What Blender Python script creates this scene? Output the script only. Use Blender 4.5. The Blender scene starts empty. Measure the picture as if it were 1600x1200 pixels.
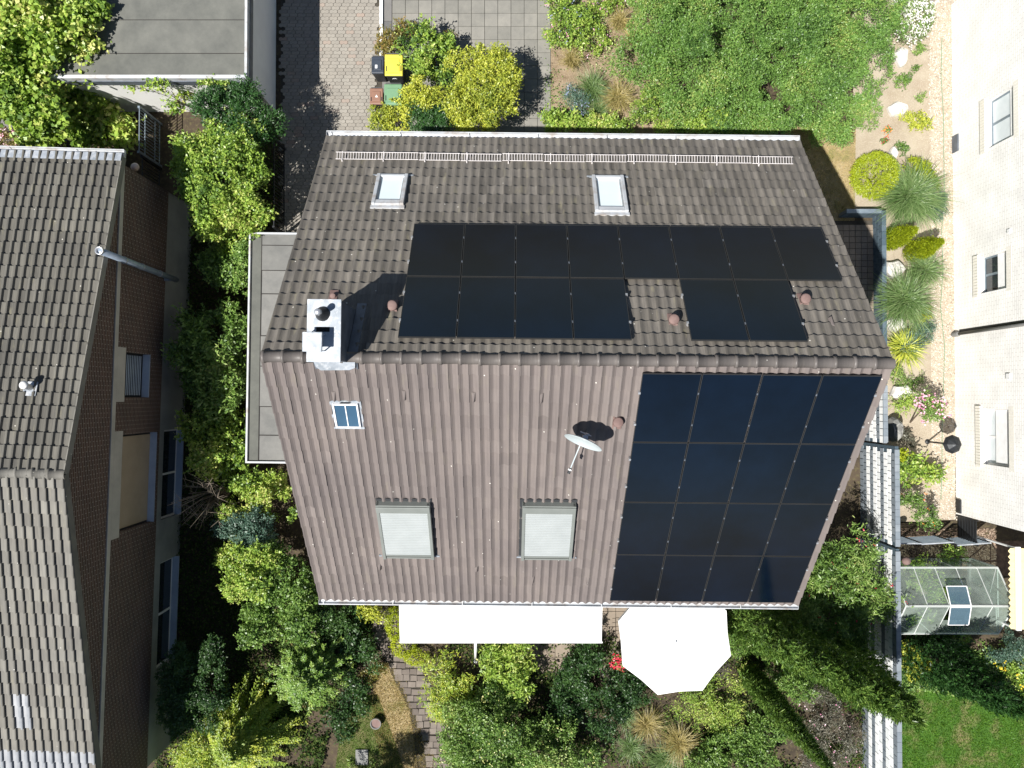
import bpy, math
import numpy as np
from mathutils import Vector, Matrix

# ------------------------------------------------------------------ camera, sky, sun, exposure
sc = bpy.context.scene
col = sc.collection
H, F, TILT = 25.5, 1200.0, math.atan(20 / 1200)
cam_d = bpy.data.cameras.new('camera')
cam_d.sensor_fit = 'HORIZONTAL'; cam_d.sensor_width = 36.0
cam_d.lens = 36.0 * F / 1600.0
cam_d.clip_start = 0.1; cam_d.clip_end = 500
cam = bpy.data.objects.new('camera', cam_d); col.objects.link(cam)
cam.location = (0, 0, H); cam.rotation_euler = (TILT, 0, 0)
sc.camera = cam

SUN = Vector((0.47, 0.38, -1.0)).normalized()
w = bpy.data.worlds.new('World'); sc.world = w; w.use_nodes = True
nt = w.node_tree
sky = nt.nodes.new('ShaderNodeTexSky'); sky.sky_type = 'NISHITA'; sky.sun_disc = False
sky.sun_elevation = math.asin(-SUN.z); sky.sun_rotation = math.atan2(-SUN.x, -SUN.y)
sky.air_density = 1.0; sky.dust_density = 0.5
nt.links.new(sky.outputs[0], nt.nodes['Background'].inputs[0])
nt.nodes['Background'].inputs[1].default_value = 0.05
sl = bpy.data.lights.new('sun', 'SUN'); sl.energy = 5.0; sl.angle = math.radians(0.53); sl.color = (1.0, 0.965, 0.91)
so = bpy.data.objects.new('sun', sl); col.objects.link(so)
so.rotation_euler = SUN.to_track_quat('-Z', 'Y').to_euler(); so.location = (-10, -8, 40)
sc.view_settings.view_transform = 'Standard'; sc.view_settings.look = 'None'
sc.view_settings.gamma = 1.0; sc.view_settings.exposure = 0.74; sc.view_settings.use_curve_mapping = False
try:
    sc.cycles.max_bounces = 6; sc.cycles.transparent_max_bounces = 12
    sc.cycles.use_denoising = True
except Exception: pass

# ------------------------------------------------------------------ helpers
rng = np.random.default_rng(7)
def ray(px, py):
    v = (px - 800) / F, -(py - 600) / F, -1.0
    c, s = math.cos(TILT), math.sin(TILT)
    return Vector((v[0], c * v[1] - s * v[2], s * v[1] + c * v[2]))
def at(px, py, z=0.0):
    """world point at height z that the photograph shows at pixel (px, py)"""
    d = ray(px, py); t = (z - H) / d.z
    return Vector((d.x * t, d.y * t, z))
def hit_x(px, py, loc, yaw, xv):
    """local (y, z) where the line of sight meets the local plane x = xv of a frame"""
    R = Matrix.Rotation(-yaw, 3, 'Z')
    o = R @ (Vector((0, 0, H)) - Vector(loc)); d = R @ ray(px, py)
    t = (xv - o.x) / d.x; q = o + d * t
    return q.y, q.z

class MB:
    def __init__(s): s.v = []; s.f = []
    def add(s, vs, fs):
        b = len(s.v); s.v += [tuple(p) for p in vs]; s.f += [tuple(i + b for i in q) for q in fs]; return s
    def box(s, x0, x1, y0, y1, z0, z1, M=None, tx=1.0, ty=1.0):
        cx, cy = (x0 + x1) / 2, (y0 + y1) / 2
        vs = [(x0, y0, z0), (x1, y0, z0), (x1, y1, z0), (x0, y1, z0)]
        vs += [(cx + (x - cx) * tx, cy + (y - cy) * ty, z1) for x, y, _ in vs]
        if M is not None: vs = [tuple(M @ Vector(p)) for p in vs]
        return s.add(vs, [(3, 2, 1, 0), (4, 5, 6, 7), (0, 1, 5, 4), (1, 2, 6, 5), (2, 3, 7, 6), (3, 0, 4, 7)])
    def prism(s, poly, z0, z1):
        n = len(poly)
        vs = [(x, y, z0) for x, y in poly] + [(x, y, z1) for x, y in poly]
        fs = [tuple(range(n - 1, -1, -1)), tuple(range(n, 2 * n))] + [(i, (i + 1) % n, n + (i + 1) % n, n + i) for i in range(n)]
        return s.add(vs, fs)
    def sheet(s, poly, z):
        return s.add([(x, y, z) for x, y in poly], [tuple(range(len(poly)))])
    def tube(s, pts, rad, n=8, caps=True):
        pts = [Vector(p) for p in pts]
        if not hasattr(rad, '__len__'): rad = [rad] * len(pts)
        vs = []; fs = []
        for i, p in enumerate(pts):
            d = (pts[min(i + 1, len(pts) - 1)] - pts[max(i - 1, 0)]).normalized()
            a = d.cross(Vector((0, 0, 1)))
            if a.length < 1e-3: a = Vector((1, 0, 0))
            a.normalize(); b = d.cross(a)
            for k in range(n):
                t = 2 * math.pi * k / n
                vs.append(p + (a * math.cos(t) + b * math.sin(t)) * rad[i])
        for i in range(len(pts) - 1):
            for k in range(n):
                fs.append((i * n + k, i * n + (k + 1) % n, (i + 1) * n + (k + 1) % n, (i + 1) * n + k))
        if caps:
            fs.append(tuple(range(n - 1, -1, -1))); fs.append(tuple(range((len(pts) - 1) * n, len(pts) * n)))
        return s.add(vs, fs)
    def lathe(s, prof, c=(0, 0, 0), n=16, M=None):
        vs = []; fs = []
        for r, z in prof:
            for k in range(n):
                t = 2 * math.pi * k / n; p = Vector((r * math.cos(t), r * math.sin(t), z))
                vs.append((M @ p if M is not None else p) + Vector(c))
        for i in range(len(prof) - 1):
            for k in range(n):
                fs.append((i * n + k, i * n + (k + 1) % n, (i + 1) * n + (k + 1) % n, (i + 1) * n + k))
        fs.append(tuple(range(n - 1, -1, -1))); fs.append(tuple(range((len(prof) - 1) * n, len(prof) * n)))
        return s.add(vs, fs)
    def mesh(s, name, m, smooth=False, bevel=0.0):
        me = bpy.data.meshes.new(name); me.from_pydata(s.v, [], s.f); me.update()
        if m: me.materials.append(m)
        if smooth: me.polygons.foreach_set('use_smooth', [True] * len(me.polygons))
        return me
    def build(s, name, m, parent=None, loc=(0, 0, 0), smooth=False, bevel=0.0):
        o = link(name, s.mesh(name, m, smooth), parent, loc)
        if bevel:
            b = o.modifiers.new('bevel', 'BEVEL'); b.width = bevel; b.segments = 2; b.limit_method = 'ANGLE'
        return o
def link(name, data, parent=None, loc=(0, 0, 0)):
    o = bpy.data.objects.new(name, data); col.objects.link(o)
    if parent is not None: o.parent = parent
    o.location = loc; return o
def tag(o, label=None, cat=None, group=None, kind=None):
    if label: o['label'] = label
    if cat: o['category'] = cat
    if group: o['group'] = group
    if kind: o['kind'] = kind
    return o
def empty(name, loc=(0, 0, 0), rz=0.0, label=None, cat=None, group=None):
    o = link(name, None, None, loc); o.rotation_euler = (0, 0, rz); o.empty_display_size = 0.2
    return tag(o, label, cat, group)
def structure(o): o['kind'] = 'structure'; return o

# ------------------------------------------------------------------ materials
def newmat(name):
    m = bpy.data.materials.new(name); m.use_nodes = True
    t = m.node_tree; return m, t, t.nodes['Principled BSDF'], t.nodes, t.links
def pos(nodes, links, scale=(1, 1, 1), rot=(0, 0, 0)):
    g = nodes.new('ShaderNodeNewGeometry'); mp = nodes.new('ShaderNodeMapping')
    mp.inputs['Scale'].default_value = scale; mp.inputs['Rotation'].default_value = rot
    links.new(g.outputs['Position'], mp.inputs['Vector']); return mp.outputs[0]
def noise(nodes, links, vec, scale, detail=4, rough=0.6):
    n = nodes.new('ShaderNodeTexNoise'); n.inputs['Scale'].default_value = scale
    n.inputs['Detail'].default_value = detail; n.inputs['Roughness'].default_value = rough
    links.new(vec, n.inputs['Vector']); return n.outputs['Fac']
def ramp(nodes, links, fac, stops):
    r = nodes.new('ShaderNodeValToRGB'); e = r.color_ramp.elements
    while len(e) < len(stops): e.new(0.5)
    for el, (p, c) in zip(e, stops): el.position = p; el.color = (*c, 1) if len(c) == 3 else c
    links.new(fac, r.inputs[0]); return r.outputs[0]
def mixc(nodes, links, fac, a, b, mode='MIX'):
    m = nodes.new('ShaderNodeMix'); m.data_type = 'RGBA'; m.blend_type = mode
    for sock, v in ((m.inputs[0], fac), (m.inputs[6], a), (m.inputs[7], b)):
        if hasattr(v, 'links'): links.new(v, sock)
        elif isinstance(v, (int, float)): sock.default_value = v
        else: sock.default_value = (*v, 1)
    return m.outputs[2]
def bump(nodes, links, b, height, strength=0.4, dist=0.01):
    n = nodes.new('ShaderNodeBump'); n.inputs['Strength'].default_value = strength; n.inputs['Distance'].default_value = dist
    links.new(height, n.inputs['Height']); links.new(n.outputs[0], b.inputs['Normal'])
def rnd_value(nodes, links):
    """a random number per object, or per piece where the pieces are joined"""
    oi = nodes.new('ShaderNodeObjectInfo'); a = nodes.new('ShaderNodeAttribute'); a.attribute_name = 'rnd'
    ad = nodes.new('ShaderNodeMath'); ad.operation = 'ADD'; fr = nodes.new('ShaderNodeMath'); fr.operation = 'FRACT'
    links.new(oi.outputs['Random'], ad.inputs[0]); links.new(a.outputs['Fac'], ad.inputs[1]); links.new(ad.outputs[0], fr.inputs[0])
    return fr.outputs[0]
def pmat(name, c1, c2=None, scale=3.0, rough=0.7, metal=0.0, bmp=0.0, bscale=40.0, spec=0.4, lo=0.35, hi=0.65, c3=None, s3=30.0):
    m, t, b, nodes, links = newmat(name)
    b.inputs['Roughness'].default_value = rough; b.inputs['Metallic'].default_value = metal
    b.inputs['Specular IOR Level'].default_value = spec
    if c2 is None: c2 = tuple(x * 0.86 for x in c1)
    v = pos(nodes, links)
    c = ramp(nodes, links, noise(nodes, links, v, scale, 5), [(lo, c1), (hi, c2)])
    if c3 is not None:
        f = ramp(nodes, links, noise(nodes, links, v, s3, 3), [(0.5, (0, 0, 0)), (0.7, (1, 1, 1))])
        c = mixc(nodes, links, f, c, c3)
    links.new(c, b.inputs['Base Color'])
    if bmp: bump(nodes, links, b, noise(nodes, links, v, bscale, 4), bmp, 0.01)
    return m
def tile_mat(name, c1, c2, c3, lichen, lich_amt=0.5, streak=0.5, rough=0.75):
    m, t, b, nodes, links = newmat(name)
    b.inputs['Roughness'].default_value = rough; b.inputs['Specular IOR Level'].default_value = 0.35
    r = rnd_value(nodes, links)
    c = ramp(nodes, links, r, [(0.0, tuple(q * .90 for q in c1)), (0.04, c1), (0.55, c2), (0.95, c3), (1.0, tuple(q * 1.10 for q in c3))])
    st = ramp(nodes, links, noise(nodes, links, pos(nodes, links, (14, 1.3, 1.3)), 1.6, 5), [(0.3, (0.72, 0.72, 0.72)), (0.7, (1.22, 1.2, 1.16))])
    c = mixc(nodes, links, streak, c, st, 'MULTIPLY')
    big = ramp(nodes, links, noise(nodes, links, pos(nodes, links), 0.55, 4), [(0.3, (0.80, 0.80, 0.80)), (0.7, (1.18, 1.16, 1.11))])
    c = mixc(nodes, links, 0.7, c, big, 'MULTIPLY')
    moss = ramp(nodes, links, noise(nodes, links, pos(nodes, links, (5, 1.2, 1.2)), 1.4, 5), [(0.58, (0, 0, 0)), (0.72, (1, 1, 1))])
    f = nodes.new('ShaderNodeMath'); f.operation = 'MULTIPLY'; f.inputs[1].default_value = lich_amt
    links.new(moss, f.inputs[0])
    c = mixc(nodes, links, f.outputs[0], c, lichen)
    vo = nodes.new('ShaderNodeTexVoronoi'); vo.inputs['Scale'].default_value = 3.2
    links.new(pos(nodes, links), vo.inputs['Vector'])
    sp = ramp(nodes, links, vo.outputs['Distance'], [(0.03, (1, 1, 1)), (0.055, (0, 0, 0))])
    c = mixc(nodes, links, sp, c, (0.62, 0.60, 0.54))
    links.new(c, b.inputs['Base Color'])
    bump(nodes, links, b, noise(nodes, links, pos(nodes, links), 55, 3), 0.25, 0.004)
    return m
def piece_mat(name, stops, rough=0.85, bmp=0.4, bscale=60, vscale=2.0, vamt=0.5):
    m, t, b, nodes, links = newmat(name)
    b.inputs['Roughness'].default_value = rough; b.inputs['Specular IOR Level'].default_value = 0.3
    c = ramp(nodes, links, rnd_value(nodes, links), stops)
    v = pos(nodes, links)
    c = mixc(nodes, links, vamt, c, ramp(nodes, links, noise(nodes, links, v, vscale, 6, 0.7), [(0.3, (0.7, 0.7, 0.7)), (0.7, (1.25, 1.22, 1.18))]), 'MULTIPLY')
    links.new(c, b.inputs['Base Color'])
    bump(nodes, links, b, noise(nodes, links, v, bscale, 4), bmp, 0.006)
    return m
def brick_mat(name, c1, c2, mortar, bw, rh, ms, rough=0.85, bstr=0.6):
    m, t, b, nodes, links = newmat(name)
    b.inputs['Roughness'].default_value = rough; b.inputs['Specular IOR Level'].default_value = 0.25
    g = nodes.new('ShaderNodeNewGeometry'); sp = nodes.new('ShaderNodeSeparateXYZ'); cb = nodes.new('ShaderNodeCombineXYZ')
    links.new(g.outputs['Position'], sp.inputs[0]); ad = nodes.new('ShaderNodeMath'); ad.operation = 'ADD'
    links.new(sp.outputs['Y'], ad.inputs[0]); links.new(sp.outputs['X'], ad.inputs[1])
    links.new(ad.outputs[0], cb.inputs[0]); links.new(sp.outputs['Z'], cb.inputs[1])
    br = nodes.new('ShaderNodeTexBrick'); br.inputs['Scale'].default_value = 1.0
    br.inputs['Brick Width'].default_value = bw; br.inputs['Row Height'].default_value = rh
    br.inputs['Mortar Size'].default_value = ms; br.inputs['Mortar Smooth'].default_value = 0.1
    br.inputs['Color1'].default_value = (*c1, 1); br.inputs['Color2'].default_value = (*c2, 1); br.inputs['Mortar'].default_value = (*mortar, 1)
    links.new(cb.outputs[0], br.inputs['Vector'])
    v = pos(nodes, links)
    c = mixc(nodes, links, 0.5, br.outputs['Color'], ramp(nodes, links, noise(nodes, links, v, 1.3, 6), [(0.3, (0.75, 0.75, 0.75)), (0.7, (1.2, 1.2, 1.2))]), 'MULTIPLY')
    links.new(c, b.inputs['Base Color'])
    inv = nodes.new('ShaderNodeMath'); inv.operation = 'SUBTRACT'; inv.inputs[0].default_value = 1.0
    links.new(br.outputs['Fac'], inv.inputs[1]); bump(nodes, links, b, inv.outputs[0], bstr, 0.01)
    return m
def leaf_mat(name, stops, trans=0.28, rough=0.42, spec=0.5):
    m, t, b, nodes, links = newmat(name)
    b.inputs['Roughness'].default_value = rough; b.inputs['Specular IOR Level'].default_value = spec
    a = nodes.new('ShaderNodeAttribute'); a.attribute_name = 'rnd'
    c = ramp(nodes, links, a.outputs['Fac'], stops)
    links.new(c, b.inputs['Base Color'])
    tr = nodes.new('ShaderNodeBsdfTranslucent'); mx = nodes.new('ShaderNodeMixShader'); mx.inputs[0].default_value = trans
    hs = nodes.new('ShaderNodeHueSaturation'); hs.inputs['Value'].default_value = 1.25; hs.inputs['Saturation'].default_value = 1.1
    links.new(c, hs.inputs['Color']); links.new(hs.outputs[0], tr.inputs['Color'])
    links.new(b.outputs[0], mx.inputs[1]); links.new(tr.outputs[0], mx.inputs[2])
    links.new(mx.outputs[0], nodes['Material Output'].inputs[0])
    return m
def glass_mat(name, tint=(0.85, 0.95, 0.92), clear=0.75, rough=0.05, body=(0.5, 0.55, 0.52), milk=0.3):
    m, t, b, nodes, links = newmat(name)
    b.inputs['Base Color'].default_value = (*body, 1); b.inputs['Roughness'].default_value = rough; b.inputs['Specular IOR Level'].default_value = 0.6
    tr = nodes.new('ShaderNodeBsdfTransparent'); tr.inputs[0].default_value = (*tint, 1)
    mx = nodes.new('ShaderNodeMixShader'); v = pos(nodes, links)
    f = ramp(nodes, links, noise(nodes, links, v, 2.5, 5), [(0.35, (clear + milk * 0.3,) * 3), (0.7, (clear - milk,) * 3)])
    links.new(f, mx.inputs[0]); links.new(b.outputs[0], mx.inputs[1]); links.new(tr.outputs[0], mx.inputs[2])
    links.new(mx.outputs[0], nodes['Material Output'].inputs[0]); return m

M = {}
M['soil'] = pmat('soil', (0.075, 0.055, 0.036), (0.035, 0.027, 0.018), 1.4, 0.95, bmp=0.8, bscale=14, c3=(0.10, 0.085, 0.04), s3=9)
M['sand'] = pmat('sand', (0.34, 0.295, 0.225), (0.275, 0.225, 0.165), 1.6, 0.95, bmp=0.7, bscale=22, c3=(0.39, 0.34, 0.27), s3=30)
M['bed'] = pmat('bed', (0.27, 0.205, 0.14), (0.16, 0.115, 0.07), 1.8, 0.95, bmp=0.9, bscale=18, c3=(0.32, 0.255, 0.175), s3=24)
M['gravelbed'] = pmat('gravelbed', (0.40, 0.345, 0.27), (0.32, 0.265, 0.20), 6, 0.95, bmp=0.8, bscale=30)
M['browngravel'] = pmat('browngravel', (0.16, 0.11, 0.08), (0.08, 0.055, 0.04), 8, 0.95, bmp=0.9, bscale=30)
M['lawn'] = pmat('lawn', (0.055, 0.135, 0.014), (0.042, 0.10, 0.012), 2.0, 0.95, bmp=0.8, bscale=40, c3=(0.20, 0.17, 0.08), s3=1.3)
M['mosslawn'] = pmat('mosslawn', (0.075, 0.10, 0.025), (0.13, 0.115, 0.05), 2.2, 0.95, bmp=0.8, bscale=30)
M['drylawn'] = pmat('drylawn', (0.34, 0.27, 0.155), (0.25, 0.195, 0.10), 1.8, 0.95, bmp=0.8, bscale=30, c3=(0.17, 0.16, 0.06), s3=2.3)
M['joint'] = pmat('joint', (0.065, 0.057, 0.045), (0.04, 0.036, 0.028), 6, 0.95, bmp=0.5, bscale=40)
M['paver'] = piece_mat('paver', [(0, (0.238, 0.220, 0.192)), (0.5, (0.256, 0.238, 0.208)), (0.93, (0.275, 0.258, 0.227)), (1.0, (0.285, 0.222, 0.184))], vamt=.35)
M['slab'] = piece_mat('slab', [(0, (0.182, 0.178, 0.160)), (1, (0.225, 0.218, 0.196))], vscale=3)
M['slabgrey'] = piece_mat('slabgrey', [(0, (0.12, 0.12, 0.12)), (1, (0.165, 0.16, 0.155))], vscale=3)
M['stone'] = piece_mat('stone', [(0, (0.115, 0.096, 0.083)), (1, (0.19, 0.163, 0.14))], vscale=4)
M['terrace'] = piece_mat('terrace', [(0, (0.20, 0.165, 0.13)), (1, (0.24, 0.20, 0.158))], vscale=4)
M['tile'] = tile_mat('tile', (0.140, 0.120, 0.115), (0.146, 0.125, 0.120), (0.154, 0.133, 0.127), (0.18, 0.158, 0.12), 0.30, 0.34)
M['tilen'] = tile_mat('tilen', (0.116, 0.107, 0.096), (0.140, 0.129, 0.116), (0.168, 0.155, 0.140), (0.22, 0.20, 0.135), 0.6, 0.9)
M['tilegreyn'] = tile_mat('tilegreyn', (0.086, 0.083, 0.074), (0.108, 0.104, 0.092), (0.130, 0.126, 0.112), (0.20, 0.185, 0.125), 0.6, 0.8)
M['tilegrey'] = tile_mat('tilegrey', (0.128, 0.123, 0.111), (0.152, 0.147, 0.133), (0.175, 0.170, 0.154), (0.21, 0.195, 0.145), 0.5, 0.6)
M['ridge'] = tile_mat('ridge', (0.105, 0.095, 0.09), (0.12, 0.108, 0.102), (0.135, 0.122, 0.116), (0.2, 0.18, 0.15), 0.3, 0.4, 0.45)
M['clear_tile'] = pmat('clear_tile', (0.25, 0.26, 0.275), (0.20, 0.21, 0.225), 4, 0.3)
M['deck'] = pmat('deck', (0.03, 0.027, 0.025), None, 3, 0.95)
M['panel'] = pmat('panel', (0.0022, 0.0062, 0.0155), (0.0012, 0.003, 0.007), 0.4, 0.11, spec=0.36)
M['panelframe'] = pmat('panelframe', (0.06, 0.06, 0.06), None, 3, 0.35, metal=0.5)
M['alu'] = pmat('alu', (0.62, 0.63, 0.65), (0.5, 0.51, 0.53), 6, 0.35, metal=0.7)
M['zinc'] = pmat('zinc', (0.40, 0.43, 0.47), (0.24, 0.27, 0.30), 2.8, 0.5, metal=0.25, c3=(0.52, 0.53, 0.54), s3=9)
M['leadgrey'] = pmat('leadgrey', (0.15, 0.17, 0.205), (0.10, 0.115, 0.135), 4, 0.5, metal=0.3)
M['gutter'] = pmat('gutter', (0.50, 0.52, 0.54), (0.40, 0.42, 0.44), 2.2, 0.5, c3=(0.33, 0.30, 0.275), s3=3)
M['white'] = pmat('white', (0.80, 0.79, 0.77), (0.74, 0.73, 0.71), 2, 0.7)
M['flue'] = pmat('flue', (0.30, 0.36, 0.44), (0.22, 0.27, 0.34), 5, 0.4, metal=0.35)
M['railpaint'] = pmat('railpaint', (0.62, 0.59, 0.58), (0.5, 0.47, 0.46), 5, 0.6)
M['whitepaint'] = pmat('whitepaint', (0.80, 0.80, 0.80), (0.72, 0.72, 0.72), 5, 0.5)
M['plaster'] = pmat('plaster', (0.86, 0.855, 0.84), (0.80, 0.79, 0.78), 1.2, 0.9, bmp=0.2, bscale=60)
M['plasterwarm'] = pmat('plasterwarm', (0.45, 0.42, 0.37), (0.36, 0.34, 0.3), 1.5, 0.9, bmp=0.2, bscale=60)
M['plasterlow'] = pmat('plasterlow', (0.30, 0.31, 0.29), (0.22, 0.23, 0.22), 1.0, 0.9, bmp=0.3, bscale=40)
M['concrete'] = pmat('concrete', (0.22, 0.22, 0.21), (0.17, 0.17, 0.165), 1.5, 0.9, bmp=0.3, bscale=40)
M['fabric'] = pmat('fabric', (0.86, 0.855, 0.84), (0.82, 0.815, 0.80), 1.0, 0.9)
M['bitumen'] = piece_mat('bitumen', [(0, (0.105, 0.110, 0.100)), (1, (0.128, 0.131, 0.120))], 0.95, 0.5, 90, 1.6, 0.75)
M['bitumen2'] = piece_mat('bitumen2', [(0, (0.145, 0.147, 0.142)), (1, (0.19, 0.19, 0.183))], 0.95, 0.5, 90, 1.6, 0.7)
M['brick'] = brick_mat('brick', (0.090, 0.046, 0.033), (0.054, 0.032, 0.026), (0.25, 0.215, 0.185), 0.25, 0.078, 0.009)
M['whitebrick'] = brick_mat('whitebrick', (0.90, 0.885, 0.86), (0.86, 0.845, 0.82), (0.68, 0.66, 0.62), 0.25, 0.083, 0.009, bstr=0.3)
M['sillbrick'] = pmat('sillbrick', (0.78, 0.75, 0.68), (0.72, 0.69, 0.62), 5, 0.85, bmp=0.2)
M['sill'] = pmat('sill', (0.36, 0.42, 0.50), (0.29, 0.34, 0.42), 2, 0.5)
M['shutterbeige'] = pmat('shutterbeige', (0.38, 0.30, 0.21), (0.33, 0.26, 0.18), 1.5, 0.7)
M['shutter'] = pmat('shutter', (0.40, 0.425, 0.42), (0.36, 0.385, 0.38), 2, 0.4, metal=0.2)
M['shutterframe'] = pmat('shutterframe', (0.22, 0.235, 0.22), (0.19, 0.205, 0.19), 2, 0.45, metal=0.2)
M['darkglass'] = pmat('darkglass', (0.02, 0.028, 0.036), None, 1, 0.06, spec=0.6)
M['paleglass'] = pmat('paleglass', (0.74, 0.82, 0.83), (0.68, 0.77, 0.79), 1.0, 0.08, spec=0.6)
M['curtain'] = pmat('curtain', (0.62, 0.66, 0.68), (0.55, 0.6, 0.62), 3, 0.8)
M['blueglass'] = pmat('blueglass', (0.045, 0.10, 0.16), (0.03, 0.07, 0.12), 1.0, 0.1, spec=0.6)
M['darkmetal'] = pmat('darkmetal', (0.03, 0.033, 0.036), (0.02, 0.022, 0.025), 4, 0.5, metal=0.4)
M['bluemetal'] = pmat('bluemetal', (0.22, 0.27, 0.31), (0.16, 0.2, 0.24), 4, 0.45, metal=0.3)
M['dishpaint'] = pmat('dishpaint', (0.44, 0.49, 0.50), (0.40, 0.45, 0.46), 3, 0.5)
M['terracotta'] = pmat('terracotta', (0.195, 0.130, 0.116), (0.155, 0.10, 0.09), 8, 0.8)
M['hole'] = pmat('hole', (0.01, 0.01, 0.01), None, 3, 0.95)
M['binblack'] = pmat('binblack', (0.035, 0.037, 0.04), (0.028, 0.03, 0.033), 5, 0.5)
M['binblue'] = pmat('binblue', (0.038, 0.048, 0.066), (0.033, 0.042, 0.058), 5, 0.45)
M['binyellow'] = pmat('binyellow', (0.60, 0.53, 0.07), (0.56, 0.49, 0.06), 5, 0.45)
M['bingreen'] = pmat('bingreen', (0.14, 0.26, 0.15), (0.125, 0.235, 0.135), 5, 0.5)
M['binbrown'] = pmat('binbrown', (0.235, 0.128, 0.088), (0.21, 0.113, 0.078), 5, 0.5)
M['bark'] = pmat('bark', (0.11, 0.08, 0.055), (0.06, 0.045, 0.032), 6, 0.95, bmp=0.8, bscale=30)
M['twig'] = pmat('twig', (0.30, 0.25, 0.20), (0.2, 0.165, 0.13), 6, 0.95)
M['rock'] = pmat('rock', (0.60, 0.58, 0.54), (0.50, 0.48, 0.45), 3, 0.85, bmp=0.6, bscale=8)
M['rockgrey'] = pmat('rockgrey', (0.30, 0.30, 0.28), (0.2, 0.2, 0.19), 3, 0.9, bmp=0.6, bscale=8)
M['pebble'] = piece_mat('pebble', [(0, (0.25, 0.19, 0.135)), (0.2, (0.40, 0.34, 0.265)), (0.6, (0.50, 0.455, 0.385)), (1, (0.60, 0.565, 0.515))])
M['pebbledark'] = piece_mat('pebbledark', [(0, (0.10, 0.07, 0.05)), (0.5, (0.2, 0.14, 0.1)), (1, (0.34, 0.27, 0.21))])
M['blockgrey'] = piece_mat('blockgrey', [(0, (0.155, 0.185, 0.215)), (1, (0.22, 0.25, 0.28))], vscale=3)
M['blocklight'] = piece_mat('blocklight', [(0, (0.76, 0.79, 0.80)), (1, (0.88, 0.89, 0.89))], vscale=3, vamt=.3)
M['blockblue'] = piece_mat('blockblue', [(0, (0.055, 0.085, 0.11)), (1, (0.09, 0.125, 0.155))], vscale=3)
M['glass'] = glass_mat('glass', (0.93, 0.98, 0.96), clear=0.80, milk=0.12, body=(0.40, 0.46, 0.42))
M['ventglass'] = glass_mat('ventglass', (0.7, 0.85, 0.95), 0.45, 0.03, (0.10, 0.16, 0.20), 0.1)
M['greenframe'] = pmat('greenframe', (0.66, 0.70, 0.68), (0.6, 0.63, 0.61), 4, 0.4, metal=0.3)
M['yellowcloth'] = pmat('yellowcloth', (0.62, 0.54, 0.30), (0.58, 0.50, 0.27), 2, 0.85)
M['globe'] = pmat('globe', (0.62, 0.46, 0.38), (0.58, 0.42, 0.34), 6, 0.4)
M['petalpink'] = leaf_mat('petalpink', [(0, (0.62, 0.18, 0.36)), (0.5, (0.75, 0.42, 0.52)), (1, (0.85, 0.70, 0.74))], 0.2)
M['petalred'] = leaf_mat('petalred', [(0, (0.55, 0.01, 0.04)), (1, (0.75, 0.06, 0.10))], 0.2)
M['petalwhite'] = leaf_mat('petalwhite', [(0, (0.72, 0.70, 0.66)), (1, (0.85, 0.84, 0.8))], 0.2)
M['petalyellow'] = leaf_mat('petalyellow', [(0, (0.70, 0.42, 0.02)), (1, (0.80, 0.66, 0.06))], 0.2)
M['petalcream'] = leaf_mat('petalcream', [(0, (0.55, 0.55, 0.16)), (1, (0.72, 0.70, 0.30))], 0.2)
M['petalblue'] = leaf_mat('petalblue', [(0, (0.22, 0.28, 0.42)), (1, (0.36, 0.42, 0.55))], 0.2)
M['petalorange'] = leaf_mat('petalorange', [(0, (0.75, 0.16, 0.03)), (1, (0.8, 0.32, 0.08))], 0.2)
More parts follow.
